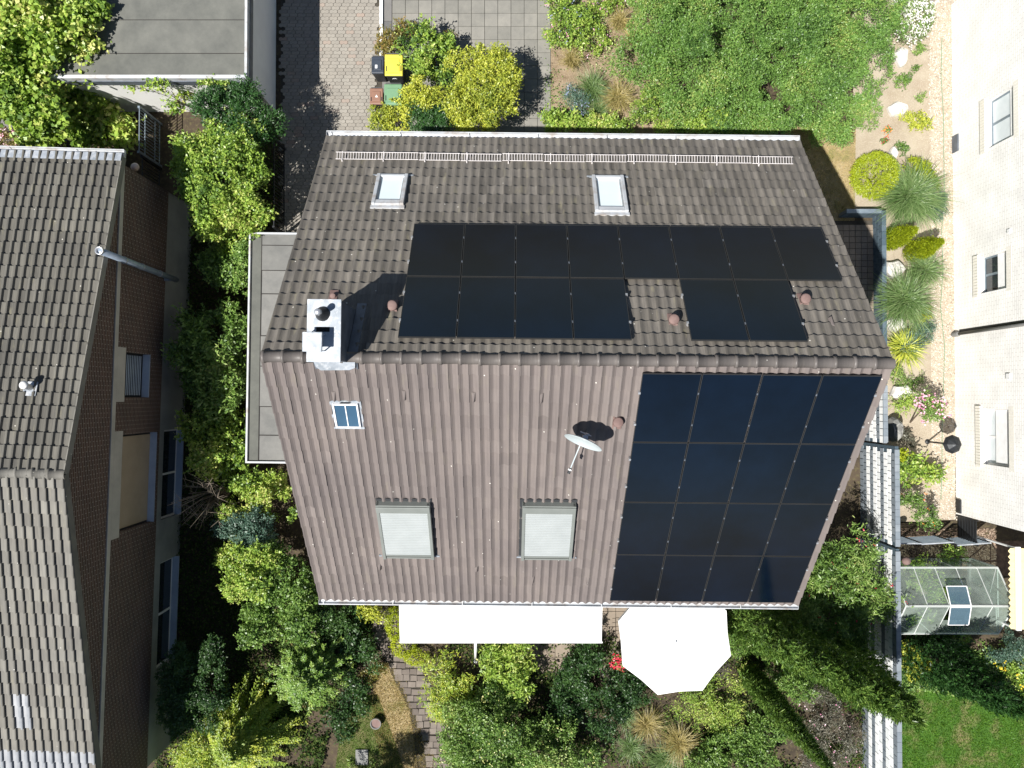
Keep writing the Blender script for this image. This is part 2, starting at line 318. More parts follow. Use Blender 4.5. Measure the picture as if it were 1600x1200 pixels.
LEAF = dict(
    bright=[(0, (0.028, 0.058, 0.014)), (0.4, (0.10, 0.165, 0.026)), (0.75, (0.185, 0.25, 0.042)), (1, (0.32, 0.345, 0.10))],
    mid=[(0, (0.024, 0.052, 0.014)), (0.5, (0.07, 0.125, 0.024)), (0.85, (0.125, 0.19, 0.045)), (1, (0.22, 0.26, 0.09))],
    dark=[(0, (0.016, 0.042, 0.013)), (0.5, (0.032, 0.078, 0.02)), (1, (0.075, 0.14, 0.035))],
    gold=[(0, (0.06, 0.09, 0.014)), (0.4, (0.17, 0.20, 0.026)), (0.8, (0.29, 0.31, 0.04)), (1, (0.38, 0.31, 0.06))],
    lime=[(0, (0.14, 0.19, 0.01)), (0.5, (0.25, 0.31, 0.012)), (1, (0.36, 0.40, 0.02))],
    hedge=[(0, (0.035, 0.078, 0.020)), (0.5, (0.086, 0.162, 0.034)), (0.85, (0.130, 0.220, 0.048)), (1, (0.24, 0.275, 0.08))],
    yew=[(0, (0.014, 0.042, 0.013)), (0.5, (0.03, 0.085, 0.02)), (1, (0.06, 0.14, 0.03))],
    thuja=[(0, (0.030, 0.062, 0.014)), (0.5, (0.070, 0.125, 0.024)), (1, (0.15, 0.21, 0.045))],
    feather=[(0, (0.035, 0.075, 0.014)), (0.5, (0.085, 0.155, 0.024)), (1, (0.19, 0.25, 0.05))],
    goldfeather=[(0, (0.045, 0.085, 0.012)), (0.5, (0.12, 0.17, 0.02)), (1, (0.30, 0.32, 0.035))],
    grass=[(0, (0.06, 0.12, 0.03)), (0.5, (0.12, 0.20, 0.06)), (1, (0.22, 0.29, 0.12))],
    tan=[(0, (0.16, 0.14, 0.04)), (0.5, (0.30, 0.25, 0.09)), (1, (0.44, 0.36, 0.16))],
    straw=[(0, (0.26, 0.19, 0.08)), (0.6, (0.42, 0.32, 0.15)), (1, (0.16, 0.17, 0.05))],
    bluegreen=[(0, (0.05, 0.11, 0.08)), (0.5, (0.10, 0.18, 0.13)), (1, (0.19, 0.27, 0.20))],
    grey=[(0, (0.08, 0.085, 0.06)), (0.5, (0.15, 0.15, 0.11)), (1, (0.25, 0.22, 0.17))],
    rust=[(0, (0.10, 0.12, 0.02)), (0.5, (0.22, 0.20, 0.045)), (1, (0.36, 0.21, 0.08))],
    lawnblade=[(0, (0.06, 0.15, 0.012)), (0.6, (0.105, 0.24, 0.02)), (1, (0.20, 0.33, 0.035))],
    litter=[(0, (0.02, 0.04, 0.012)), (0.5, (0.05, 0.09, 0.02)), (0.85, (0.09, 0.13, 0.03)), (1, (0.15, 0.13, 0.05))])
GAIN = dict(yew=1.2, bright=2.0, gold=2.0, hedge=1.7, mid=2.0, dark=1.25, thuja=1.9, feather=1.9, goldfeather=2.3, lime=1.25, rust=1.05, grass=1.15, tan=1.2, straw=1.5)
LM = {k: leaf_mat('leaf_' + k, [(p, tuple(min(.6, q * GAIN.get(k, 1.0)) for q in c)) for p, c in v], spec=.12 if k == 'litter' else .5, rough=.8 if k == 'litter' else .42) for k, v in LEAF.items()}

# ------------------------------------------------------------------ the setting: ground, paving, beds
def px_poly(pts, z=0.0): return [tuple(at(x, y, z)[:2]) for x, y in pts]
structure(MB().sheet([(-70, -70), (70, -70), (70, 70), (-70, 70)], 0.0).build('ground', M['soil']))
structure(MB().sheet(px_poly([(850, -90), (1010, -90), (1040, 120), (1060, 215), (850, 215)]), 0.006).build('garden_bed', M['bed']))
structure(MB().sheet(px_poly([(1330, -120), (1460, -120), (1458, 815), (1380, 815), (1375, 340), (1335, 330)]), 0.008).build('sand_bed', M['sand']))
structure(MB().sheet(px_poly([(1452, -120), (1494, -120), (1492, 812), (1455, 812)]), 0.014).build('gravel_strip', M['gravelbed']))
structure(MB().sheet(px_poly([(1215, 180), (1337, 195), (1335, 345), (1240, 345)]), 0.012).build('dry_lawn', M['drylawn']))
structure(MB().sheet(px_poly([(585, 1035), (615, 1035), (645, 1105), (690, 1205), (690, 1230), (610, 1230), (580, 1130)]), 0.006).build('dry_lawn', M['drylawn']))
structure(MB().sheet(px_poly([(540, 1085), (590, 1085), (625, 1180), (640, 1230), (520, 1230)]), 0.010).build('lawn', M['mosslawn']))
structure(MB().sheet(px_poly([(1395, 1085), (1450, 1060), (1700, 1100), (1700, 1300), (1395, 1300)]), 0.006).build('lawn', M['lawn']))
structure(MB().sheet(px_poly([(1405, 845), (1600, 845), (1600, 900), (1405, 900)]), 0.006).build('gravel_yard', M['browngravel']))

def rnd_attr(me, vals):
    a = me.attributes.new('rnd', 'FLOAT', 'FACE'); a.data.foreach_set('value', np.asarray(vals, dtype=np.float32))

# driveway: hexagonal double blocks, the joints are real gaps
DX0, DX1, DY0, DY1 = at(439, 0)[0], at(597, 0)[0], 4.6, 14.2
drive = structure(MB().sheet([(DX0, DY0), (DX1, DY0), (DX1, DY1), (DX0, DY1)], 0.004).build('driveway', M['joint']))
hp, hr = 0.140, 0.1155
def bone():
    g = 0.007; a = hp / 2 - g; q = hr / 3 - 0.002; t = 2 * hr / 3 - g
    poly = [(-a, -q), (0, -t), (hp / 2, -q - 0.001), (hp, -t), (hp + a, -q), (hp + a, q), (hp, t), (hp / 2, q + 0.001), (0, t), (-a, q)]
    return MB().prism(poly, 0.0, 0.024)
bone_me = bone().mesh('paver', M['paver'])
bv, bf = bone().v, bone().f
cells = []
for j in range(int((DY1 - DY0) / hr)):
    y = DY0 + 0.08 + j * hr
    x = DX0 + 0.08 + (hp / 2 if j % 2 else 0) - (hp if rng.random() < .5 else 0)
    while x < DX1 - hp - 0.02:
        if x > DX0: cells.append((x, y))
        x += 2 * hp
def shade_key(c):
    X, Y = c; lit = X > -6.05 and Y > 8.7
    return (0 if lit else 1, Y if Y > 8.7 else 30)
cells.sort(key=shade_key)
for (x, y) in cells[:300]:
    o = link('paver', bone_me, drive, (x, y, 0.004 + rng.uniform(0, 0.004)))
rest = MB(); rv = []
for (x, y) in cells[300:]:
    dz = 0.004 + rng.uniform(0, 0.004)
    rest.add([(a + x, b + y, c + dz) for a, b, c in bv], bf); rv += [rng.random()] * len(bf)
o = rest.build('paver_field', M['paver'], drive); tag(o, kind='stuff'); rnd_attr(o.data, rv)

def slab_field(parent, x0, y0, nx, ny, p, mat, name='slab', h=0.03, keep=None, gap=0.008, jit=0.004):
    me = MB().box(gap / 2, p - gap / 2, gap / 2, p - gap / 2, -0.02, h, tx=0.985, ty=0.985).mesh(name, mat)
    for i in range(nx):
        for j in range(ny):
            if keep and not keep(x0 + (i + .5) * p, y0 + (j + .5) * p): continue
            o = link(name, me, parent, (x0 + i * p, y0 + j * p, 0.006 + rng.uniform(0, jit)))
            o.rotation_euler = (rng.normal(0, .004), rng.normal(0, .004), 0)
SX0 = at(613, 0)[0]
yard = structure(MB().sheet([(SX0 - .35, 8.3), (1.05, 8.3), (1.05, 14.3), (SX0 - .35, 14.3)], 0.005).build('paved_yard', M['joint']))
slab_field(yard, SX0, 8.4, 12, 13, 0.4415, M['slab'])
me = MB().box(.005, .315, .005, .875, -.02, .028).mesh('edging_slab', M['slabgrey'])
for k in range(5): link('edging_slab', me, yard, (SX0 - .33, 9.9 + k * .885, .006))
kerb = MB().box(at(594, 0)[0], at(599, 0)[0], 11.35, 14.3, 0.0, 0.12).build('kerb', M['whitepaint'], bevel=0.012)
tag(kerb, 'white painted kerb between block driveway and slab yard', 'kerb')
# south terrace under the awning and parasol
ter = structure(MB().sheet(px_poly([(700, 905), (1140, 905), (1140, 1060), (830, 1060)]), 0.006).build('terrace', M['joint']))
tp = at(820, 1050); slab_field(ter, tp.x, tp.y, 13, 6, 0.5, M['terrace'], keep=lambda x, y: x < 6.4)
cob = MB().box(.006, .115, .006, .135, 0, .05, tx=.9, ty=.9).mesh('cobble', M['terrace'])
c0 = at(956, 992)
for i in range(6):
    for j in range(4): link('cobble', cob, ter, (c0.x + i * .122, c0.y + j * .142 + (0.02 if i % 2 else 0), .012))
# slabs west of house and by the neighbour's door
npth = structure(MB().sheet(px_poly([(-60, 178), (130, 195), (130, 222), (-60, 222)]), 0.006).build('path', M['joint']))
p0 = at(-40, 222); slab_field(npth, p0.x, p0.y + .02, 9, 2, 0.45, M['slabgrey'])
# winding garden path of irregular stones
gp = structure(MB().sheet(px_poly([(570, 948), (625, 948), (640, 1000), (668, 1060), (705, 1140), (705, 1215), (655, 1215), (640, 1110), (605, 1040), (580, 990)]), 0.014).build('garden_path', M['joint']))
spine = [(600, 955), (606, 985), (616, 1015), (634, 1050), (652, 1085), (668, 1120), (680, 1155), (686, 1190), (690, 1220)]
for i in range(28):
    t = i / 27 * (len(spine) - 1); k = min(int(t), len(spine) - 2); u = t - k
    cx = spine[k][0] * (1 - u) + spine[k + 1][0] * u; cy = spine[k][1] * (1 - u) + spine[k + 1][1] * u
    x = -20 + rng.uniform(-2, 2)
    while x < 20:
        wd = rng.uniform(9.5, 14); hh = rng.uniform(8.6, 9.6)
        c = at(cx + x + wd / 2, cy + rng.uniform(-1, 1)); hx, hy = wd * .0212 / 2 * .92, hh * .0212 / 2 * .94
        j = lambda: rng.uniform(-.012, .012)
        poly = [(-hx + j(), -hy + j()), (hx + j(), -hy + j()), (hx + j(), hy + j()), (-hx + j(), hy + j())]
        MB().prism(poly, 0, .03 + rng.uniform(0, .012)).build('path_stone', M['stone'], gp, (c.x, c.y, .01))
        x += wd

# scattered pebbles in the gravel strip (uncountable)
def pebbles(name, poly_px, n, mat, parent, rmin, rmax, z):
    P = px_poly(poly_px); xs = [p[0] for p in P]; ys = [p[1] for p in P]
    x = rng.uniform(min(xs), max(xs), n); y = rng.uniform(min(ys), max(ys), n)
    r = rng.uniform(rmin, rmax, n); a = rng.uniform(0, 6.28, n)
    oc = np.array([(1, 0, 0), (0, 1, 0), (-1, 0, 0), (0, -1, 0), (0, 0, .7), (.6, .6, .4), (-.6, .6, .4), (-.6, -.6, .4), (.6, -.6, .4)])
    fc = [(0, 5, 4, 8), (1, 6, 4, 5), (2, 7, 4, 6), (3, 8, 4, 7), (0, 1, 5), (1, 2, 6), (2, 3, 7), (3, 0, 8)]
    m = MB()
    for i in range(n):
        c, s = math.cos(a[i]), math.sin(a[i])
        m.add([(x[i] + r[i] * (c * q[0] - .7 * s * q[1]), y[i] + r[i] * (s * q[0] + .7 * c * q[1]), z + r[i] * q[2] * .8) for q in oc], fc)
    o = m.build(name, mat, parent, smooth=True); tag(o, kind='stuff')
    rnd_attr(o.data, np.repeat(rng.random(n), len(fc))); return o
tag(pebbles('gravel', [(1455, -60), (1492, -60), (1490, 812), (1457, 812)], 9000, M['pebble'], None, .012, .034, .014),
    'cream gravel strip along the white brick wall', 'gravel')
tag(pebbles('gravel', [(1408, 826), (1556, 826), (1556, 884), (1408, 884)], 3500, M['pebbledark'], None, .015, .04, .008),
    'dark brown gravel behind the greenhouse', 'gravel')

# ------------------------------------------------------------------ roofs
def tile_geo(wd, ln, hh=1.0, prof=None):
    prof = prof or [(0, .036), (.08, .035), (.20, .027), (.34, .012), (.48, .002), (.60, 0), (.78, .011), (.92, .024), (1.02, .029)]
    v = []; n = len(prof)
    for yy, lift in ((-.06, -.006), (ln, .040)):
        v += [(u * wd, yy, h * hh + lift) for u, h in prof]
    v += [(u * wd, ln - .004, h * hh - .006) for u, h in prof]
    f = [(n + i, n + i + 1, i + 1, i) for i in range(n - 1)]
    f += [(2 * n + i, 2 * n + i + 1, n + i + 1, n + i) for i in range(n - 1)]
    b = len(v); v += [(0, -.06, -.01), (0, ln, -.006)]
    f += [(0, b, b + 1, n)]
    return v, f
HOLES = {'N': [], 'S': []}
def roof(house, xa, xb, ZR, pitch, sN, sS, wd, ln, matN, matS, skipN=(), skipS=(), nindN=150, nindS=150, special=None, hmul=1.0, cut=False, prof=None):
    """two tiled slopes; returns their local matrices"""
    out = {}
    P = math.radians(pitch)
    for side, S, mat, skips, nind in (('N', sN, matN, skipN, nindN), ('S', sS, matS, skipS, nindS)):
        sg = 1 if side == 'N' else -1
        ex = Vector((sg, 0, 0)); es = Vector((0, sg * math.cos(P), -math.sin(P))); n = Vector((0, sg * math.sin(P), math.cos(P)))
        Mx = Matrix((ex, es, n)).transposed().to_4x4(); Mx.translation = Vector((0, 0, ZR))
        u0, u1 = (xa, xb) if sg > 0 else (-xb, -xa)
        d = MB().box(u0 + .02, u1 - .02, 0.0, S - .03, -.14, -.012)
        slope = d.build('roof_slope', M['deck'], house); slope.matrix_local = Mx
        tv, tf = tile_geo(wd, ln, hmul[side] if isinstance(hmul, dict) else hmul, prof); tme = MB().add(tv, tf).mesh('roof_tile', mat, smooth=False)
        nrow = round(S / ln); ncol = round((u1 - u0) / wd); pit = (u1 - u0) / ncol; rp = S / nrow
        hm = Matrix.LocRotScale(house.location, house.rotation_euler, None)
        cells = []
        for r in range(nrow):
            for c in range(ncol):
                uu, ss = u0 + c * pit, r * rp
                if cut and any(a < uu + pit / 2 < b and s0 < ss + rp / 2 < s1 for a, b, s0, s1 in HOLES[side]): continue
                hid = any(a < uu and uu + pit < b and s0 < ss and ss + rp < s1 for a, b, s0, s1 in skips)
                wp = hm @ (Mx @ Vector((uu + pit / 2, ss + rp / 2, 0)))
                dd = wp - Vector((0, 0, H)); q = ((wp.x) / (H - wp.z), (wp.y) / (H - wp.z))
                vis = abs(q[0]) < .667 and abs(q[1] + .0) < .51
                cells.append(((hid or not vis), dd.length, uu, ss))
        cells.sort(); jm = MB(); rv = []
        for k, (hd, _, uu, ss) in enumerate(cells):
            sp = special(side, uu, ss) if special else None
            dz = rng.normal(0, .0022); du = rng.normal(0, .0018); ds = rng.normal(0, .003)
            if (k < nind and not hd) or sp:
                o = link('roof_tile', tme, slope, (uu + du, ss + ds, dz)); o.rotation_euler = (rng.normal(0, .004), rng.normal(0, .006), rng.normal(0, .005))
                if sp:
                    o.data = sp if not isinstance(sp, bool) else o.data
            else:
                jm.add([(a + uu + du, b + ss + ds, c + dz) for a, b, c in tv], tf); rv += [rng.random()] * len(tf)
        o = jm.build('tile_field', mat, slope); tag(o, kind='stuff'); rnd_attr(o.data, rv)
        out[side] = (Mx, slope)
    return out
def ridge_tiles(house, xa, xb, z, n, r, mat):
    L = (xb - xa) / n
    m = MB(); vs = []; fs = []; K = 9
    st = [(0, r * 1.15), (.055, r * 1.18), (.06, r * 1.02), (L * .9, r * .98), (L + .03, r * .96)]
    for x, rr in st:
        for k in range(K):
            t = math.radians(-18 + 216 * k / (K - 1)); vs.append((x, rr * math.cos(t) * 1.12, rr * math.sin(t) * .9))
    for i in range(len(st) - 1):
        for k in range(K - 1): fs.append((i * K + k, (i + 1) * K + k, (i + 1) * K + k + 1, i * K + k + 1))
    fs.append(tuple(range(K)))
    me = m.add(vs, fs).mesh('ridge_tile', mat, smooth=True)
    for i in range(n):
        o = link('ridge_tile', me, house, (xa + i * L, rng.normal(0, .004), z + rng.normal(0, .003))); o.rotation_euler = (0, rng.normal(0, .006), rng.normal(0, .006))
def gutter(parent, xa, xb, y, z, r, mat, sg, name='gutter'):
    m = MB(); K = 8; vs = []; fs = []
    for x in (xa, xb):
        for rr in (r, r - .008):
            for k in range(K):
                t = math.pi + math.pi * k / (K - 1); vs.append((x, y + rr * math.cos(t), z + rr * math.sin(t)))
    for k in range(K - 1):
        fs.append((k, k + 1, 2 * K + k + 1, 2 * K + k)); fs.append((K + k + 1, K + k, 3 * K + k, 3 * K + k + 1))
    m.add(vs, fs)
    for x0 in (xa, xb - .01): m.lathe([(r, 0), (r, .01)], n=16, M=Matrix.Rotation(math.pi / 2, 4, 'Y'), c=(x0, y, z - 0.0)) if False else None
    m.box(xa, xb, y + sg * (r - .01), y + sg * (r + .012), z - .012, z + .014)
    m.box(xa, xb, y - sg * (r - .002), y - sg * (r - .012), z - .02, z + .02)
    for x0 in (xa - .006, xb):
        m.box(x0, x0 + .006, y - r, y + r, z - r, z + .01)
    o = m.build(name, mat, parent)
    for i in range(int((xb - xa) / 1.8) + 1):
        MB().box(xa + .1 + i * 1.8, xa + .12 + i * 1.8, y - r, y + r, z + .004, z + .010).build('gutter_strap', mat, o)
    return o

# ------------------------------------------------------------------ the house with the solar roof
HY = math.radians(-0.6); HLOC = (1.27, 0.72, 0.0); PIT = 39.5; ZR = 10.5; HL = 6.17; SL = 7.76
house = empty('house', HLOC, HY, 'detached house with brown tiled gable roof carrying dark solar panels', 'house')
cP, sP = math.cos(math.radians(PIT)), math.sin(math.radians(PIT))
PAN = .14
skN = [(-3.5, 5.7, 2.25, 4.0), (-3.5, 1.0, .5, 2.2), (2.3, 4.5, .5, 2.2)]
skS = [(-6.0, -1.35, .3, 7.5)]
HOLES['N'] = [(-4.58, -3.90, 4.9, 5.95), (.68, 1.38, 4.72, 5.99)]; HOLES['S'] = [(4.42, 4.9, 1.15, 1.7), (3.2, 4.25, 4.1, 5.85), (-.15, .95, 4.1, 5.85)]
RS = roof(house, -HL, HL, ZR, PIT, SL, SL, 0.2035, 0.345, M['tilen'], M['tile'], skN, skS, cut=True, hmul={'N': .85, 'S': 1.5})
ridge_tiles(house, -HL + .01, HL - .01, ZR - .005, 32, .10, M['ridge'])
W = 4.95; EZ = ZR - W * math.tan(math.radians(PIT)) - .2
m = MB(); gx = HL - .28
m.add([(-gx, -W, 0), (gx, -W, 0), (gx, W, 0), (-gx, W, 0), (-gx, -W, EZ), (gx, -W, EZ), (gx, W, EZ), (-gx, W, EZ), (-gx, 0, ZR - .2), (gx, 0, ZR - .2)],
      [(0, 1, 5, 4), (2, 3, 7, 6), (1, 2, 6, 9, 5), (3, 0, 4, 8, 7)])
m.build('wall', M['plasterwarm'], house)
for sx in (-1, 1):                                        # verge boards and overlapping verge edge
    for side in ('N', 'S'):
        Mx = RS[side][0]; sg = 1 if side == 'N' else -1
        x = sx * sg * HL
        a, b = (x - .012, x + .012)
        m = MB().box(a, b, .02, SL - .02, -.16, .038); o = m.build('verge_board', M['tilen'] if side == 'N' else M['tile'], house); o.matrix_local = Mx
ey = SL * cP; ez = ZR - SL * sP
gutter(house, -HL - .01, HL + .01, ey + .085, ez - .02, .085, M['gutter'], 1)
gutter(house, -HL - .03, HL + .03, -ey - .075, ez - .03, .08, M['gutter'], -1)
for x in (-HL + .5, HL - .5):
    MB().tube([(x, ey + .03, ez - .1), (x, W + .07, ez - .55), (x, W + .07, .1)], .045).build('downpipe', M['gutter'], house, smooth=True)

def slope_pt(side, x, s, off=0.0):
    """house-local point; x along the ridge (east), s metres down the slope"""
    sg = 1 if side == 'N' else -1
    return RS[side][0] @ Vector((sg * x, s, off))
HM = Matrix.Translation(HLOC) @ Matrix.Rotation(HY, 4, 'Z')
def slope_child(builder_obj, side, x, s, off=0.0):
    sg = 1 if side == 'N' else -1
    builder_obj.matrix_local = RS[side][0] @ Matrix.Translation((sg * x, s, off)); return builder_obj

# chimney: clad shaft with a metal top plate, a raised cap, a conical cowl and a slot
ca, cb = at(480, 467, 11.2), at(532, 566, 11.2)
R0 = HM.inverted(); la, lb = R0 @ ca, R0 @ cb
cx0, cx1, cy0, cy1 = la.x, lb.x, lb.y, la.y
chim = MB().box(cx0 + .03, cx1 - .03, cy0 + .03, cy1 - .03, 8.9, 11.16).build('chimney', M['leadgrey'], house)
top = MB().box(cx0, cx1, cy0, cy1, 11.161, 11.2).build('top_plate', M['zinc'], chim, bevel=.006)
q = R0 @ at(503, 490, 11.25)
m = MB().lathe([(.14, 11.2), (.135, 11.22), (.115, 11.27), (.08, 11.33), (.05, 11.38), (.045, 11.55), (.05, 11.56)], c=(q.x, q.y, 0), n=20)
m.build('cowl', M['darkmetal'], chim, smooth=True)
MB().lathe([(.06, 11.50), (.064, 11.57), (.05, 11.60)], c=(q.x, q.y, 0), n=16).build('cowl_cap', M['alu'], chim, smooth=True)
q = R0 @ at(505, 515, 11.2); MB().box(q.x - .13, q.x + .12, q.y - .04, q.y + .05, 11.201, 11.206).build('flue_slot', M['hole'], chim)
q = R0 @ at(488, 534, 11.5)
pl = MB().box(q.x - .185, q.x + .185, q.y - .185, q.y + .185, 11.49, 11.52, tx=.96, ty=.96).build('cap_plate', M['zinc'], chim, bevel=.01)
m = MB()
for ax in (-.15, .15):
    for ay in (-.15, .15): m.tube([(q.x + ax, q.y + ay, 11.2), (q.x + ax, q.y + ay, 11.49)], .012, 6)
m.lathe([(.13, 11.2), (.13, 11.36)], c=(q.x, q.y, 0), n=14); m.build('cap_legs', M['alu'], chim)
for nm, (a, b, c, d) in dict(left=(cx0 - .05, cx0 + .02, cy0 - .1, cy1 + .12), right=(cx1 - .02, cx1 + .17, cy0 - .1, cy1 + .12)).items():
    n_ = 0
    m = MB(); # side flashing follows the two slopes
    zf = lambda y: ZR - abs(y) * math.tan(math.radians(PIT)) + .075
    ys = [c, 0.0, d] if c < 0 < d else [c, d]
    for y0, y1 in zip(ys[:-1], ys[1:]):
        m.add([(a, y0, zf(y0)), (b, y0, zf(y0)), (b, y1, zf(y1)), (a, y1, zf(y1)), (a, y0, zf(y0) - .05), (b, y0, zf(y0) - .05), (b, y1, zf(y1) - .05), (a, y1, zf(y1) - .05)],
              [(0, 1, 2, 3), (0, 4, 5, 1), (2, 6, 7, 3), (1, 5, 6, 2), (3, 7, 4, 0)])
    m.build('flashing', M['leadgrey'], chim)
m = MB(); y0 = cy0 - .02; fl = [(cx0 - .03, y0 + .05), (cx1 + .14, y0 + .05), (cx1 + .12, y0 - .06), (cx1, y0 - .10), (cx0 + .08, y0 - .11), (cx0, y0 - .05)]
m.add([(x, y, ZR + .135 - abs(min(y, 0)) * .8) for x, y in fl] + [(x, y, ZR + .05 - abs(min(y, 0)) * .8) for x, y in fl],
      [(5, 4, 3, 2, 1, 0)] + [(i, (i + 1) % 6, 6 + (i + 1) % 6, 6 + i) for i in range(6)])
m.build('apron', M['zinc'], chim)

# roof windows on the shaded slope
def roof_window(side, x0, x1, s0, s1, h=.13):
    rw = link('roof_window', None, house)
    sg = 1 if side == 'N' else -1
    u0, u1 = (x0, x1) if sg > 0 else (-x1, -x0)
    rw.matrix_local = RS[side][0]
    fr = MB(); t = .085
    for a, b in ((u0, u0 + t), (u1 - t, u1)): fr.box(a, b, s0, s1, -.02, h)
    fr.box(u0 + t, u1 - t, s0, s0 + .16, -.02, h - .012); fr.box(u0 + t, u1 - t, s1 - .09, s1, -.02, h - .012)
    fr.build('frame', M['gutter'], rw, bevel=.012)
    ins = MB(); t2 = t + .002
    for a, b in ((u0 + t2, u0 + t2 + .03), (u1 - t2 - .03, u1 - t2)): ins.box(a, b, s0 + .165, s1 - .095, -.02, h - .05)
    ins.build('sash', M['alu'], rw)
    MB().box(u0 + t + .035, u1 - t - .035, s0 + .165, s1 - .095, -.02, h - .075).build('pane', M['paleglass'], rw)
    MB().box(u0 - .12, u1 + .12, s1 + .002, s1 + .05, .03, .062).build('flashing', M['zinc'], rw)
    ap = MB().box(u0 - .02, u1 + .02, s0 - .10, s0 - .002, .035, .07); ap.build('apron', M['gutter'], rw)
    return rw
roof_window('N', -4.62, -3.86, 4.80, 6.0); roof_window('N', .64, 1.42, 4.62, 6.04)
# small old skylight on the sunny slope
rw = link('roof_window', None, house); rw.matrix_local = RS['S'][0]
a, b = 4.40, 4.92; m = MB()
m.box(a - .06, b + .06, 1.05, 1.82, .03, .062); m.build('flashing', M['zinc'], rw)
m = MB()
for q0, q1 in ((a, a + .035), (b - .035, b)): m.box(q0, q1, 1.10, 1.75, .0, .12)
m.box(a + .035, b - .035, 1.10, 1.135, 0, .118); m.box(a + .035, b - .035, 1.715, 1.75, 0, .118)
m.box((a + b) / 2 - .012, (a + b) / 2 + .012, 1.135, 1.715, 0.07, .114)
m.build('frame', M['whitepaint'], rw, bevel=.008)
MB().box(a + .036, b - .036, 1.137, 1.713, 0, .10).build('pane', M['blueglass'], rw)
MB().tube([((a + b) / 2 - .1, 1.08, .10), ((a + b) / 2 + .1, 1.08, .10)], .012, 6).build('handle', M['darkmetal'], rw)
# two roof windows behind roller shutters
def shutter_window(x0, x1, s0, s1):
    rw = link('roof_window', None, house); rw.matrix_local = RS['S'][0]
    u0, u1 = -x1, -x0; h = .19
    MB().box(u0 - .03, u1 + .06, s0 - .08, s1 + .02, -.02, .045).build('flashing', M['binblack'], rw)
    m = MB()
    for a, b in ((u0, u0 + .07), (u1 - .07, u1)): m.box(a, b, s0, s1, .03, h)
    m.box(u0 + .07, u1 - .07, s1 - .045, s1, .03, h - .03)
    m.build('frame', M['shutterframe'], rw, bevel=.008)
    m = MB(); m.box(u0 + .001, u1 - .001, s0 + .035, s0 + .22, .03, h + .03); m.box(u0 + .001, u1 - .001, s0, s0 + .034, .03, h)
    m.build('shutter_box', M['shutterframe'], rw, bevel=.012)
    n = 26; sh = link('shutter', None, rw)
    L = (s1 - .15 - s0 - .222) / n
    prof = [(0, .0), (.12, .010), (.5, .014), (.88, .010), (1, 0)]
    vs = []; fs = []
    for x in (u0 + .072, u1 - .072):
        for k, (t, z) in enumerate(prof): vs.append((x, t * L, z))
    for k in range(4): fs.append((k, 5 + k, 6 + k, k + 1))
    me = MB().add(vs, fs).mesh('slat', M['shutter'])
    for i in range(n): link('slat', me, sh, (0, s0 + .224 + i * L, h - .03))
    MB().box(u0 + .072, u1 - .072, s1 - .148, s1 - .10, h - .04, h - .015).build('end_bar', M['shutterframe'], rw)
    m = MB(); m.box(u0 - .12, u0 - .002, s1 - .02, s1 + .025, .03, .08); m.box(u1 + .002, u1 + .12, s1 - .02, s1 + .025, .03, .08)
    m.build('corner_flashing', M['zinc'], rw)
shutter_window(-4.33, -3.10, 4.03, 5.93); shutter_window(-1.0, .22, 4.0, 5.93)

# roof vents and hooks
def vent(side, x, s, r=.11, tall=.2):
    o = link('roof_vent', None, house); slope_child(o, side, x, s)
    MB().box(-.1, .1, -.16, .18, .03, .066, tx=.9, ty=.9).build('base', M['terracotta'], o, bevel=.01)
    up = Matrix.Rotation(math.radians(PIT) * 1, 4, 'X')     # stand the pipe upright
    MB().lathe([(r * .75, 0), (r * .75, tall * .6), (r, tall * .62), (r, tall * .9), (r * .8, tall)], n=14, M=up, c=(0, 0, .03)).build('cap', M['terracotta'], o, smooth=True)
vent('N', -5.02, 1.70, .06, .1)
for a in (('N', -3.74, 1.42), ('N', 2.0, 1.1), ('N', 4.82, 1.75), ('S', .93, 1.58)): vent(*a)
m = MB()
m.add([(-.045, -.12, .03), (.045, -.12, .03), (.05, .1, .03), (-.05, .1, .03), (0, .09, .105), (-.02, -.1, .05), (.02, -.1, .05)],
      [(0, 1, 6, 5), (1, 2, 4, 6), (5, 6, 4), (0, 5, 4, 3), (3, 4, 2)])
hme = m.mesh('roof_hook', M['tile'])
for x, s in ((-4.87, .96), (-3.44, .91), (-2.04, .94), (-.67, .95), (.7, .97), (-4.49, 6.4), (-2.1, 6.43), (-.7, 6.84), (.68, 6.87)):
    slope_child(link('roof_hook', hme, house), 'S', x, s)
slope_child(link('roof_hook', hme, house), 'N', 5.25, 1.1)

# snow guard: lattice sections on brackets
sgd = link('snow_guard', None, house); sgd.matrix_local = RS['N'][0]
up = Vector((0, -sP, cP)); nsec = 11; Ls = 11.5 / nsec
m = MB(); base = Vector((0, 6.66, .08))
lean = Vector((0, .15, .10)); e0 = Vector((0, 0, .0))
m.tube([Vector((0, 0, 0)), Vector((Ls - .02, 0, 0))], .010, 5); m.tube([lean, lean + Vector((Ls - .02, 0, 0))], .010, 5)
for k in range(15):
    x = (k + .5) * (Ls - .02) / 15; m.box(x - .006, x + .006, -.004, .004, 0, 1)
    n = len(m.v) - 8
    m.v[n:] = [tuple(Vector((vx, vy, 0)) + lean * vz) for vx, vy, vz in m.v[n:]]
sme = m.mesh('lattice_section', M['railpaint'])
bm = MB().box(-.012, .012, -.06, .03, -.05, .02); bm.tube([(0, -.03, 0), lean + Vector((0, .02, .01))], .014, 5)
bme = bm.mesh('bracket', M['railpaint'])
for i in range(nsec):
    o = link('lattice_section', sme, sgd, base + Vector((-5.75 + i * Ls, rng.normal(0, .008), 0)))
    link('bracket', bme, sgd, base + Vector((-5.75 + i * Ls + .16 + rng.normal(0, .01), 0, 0)))

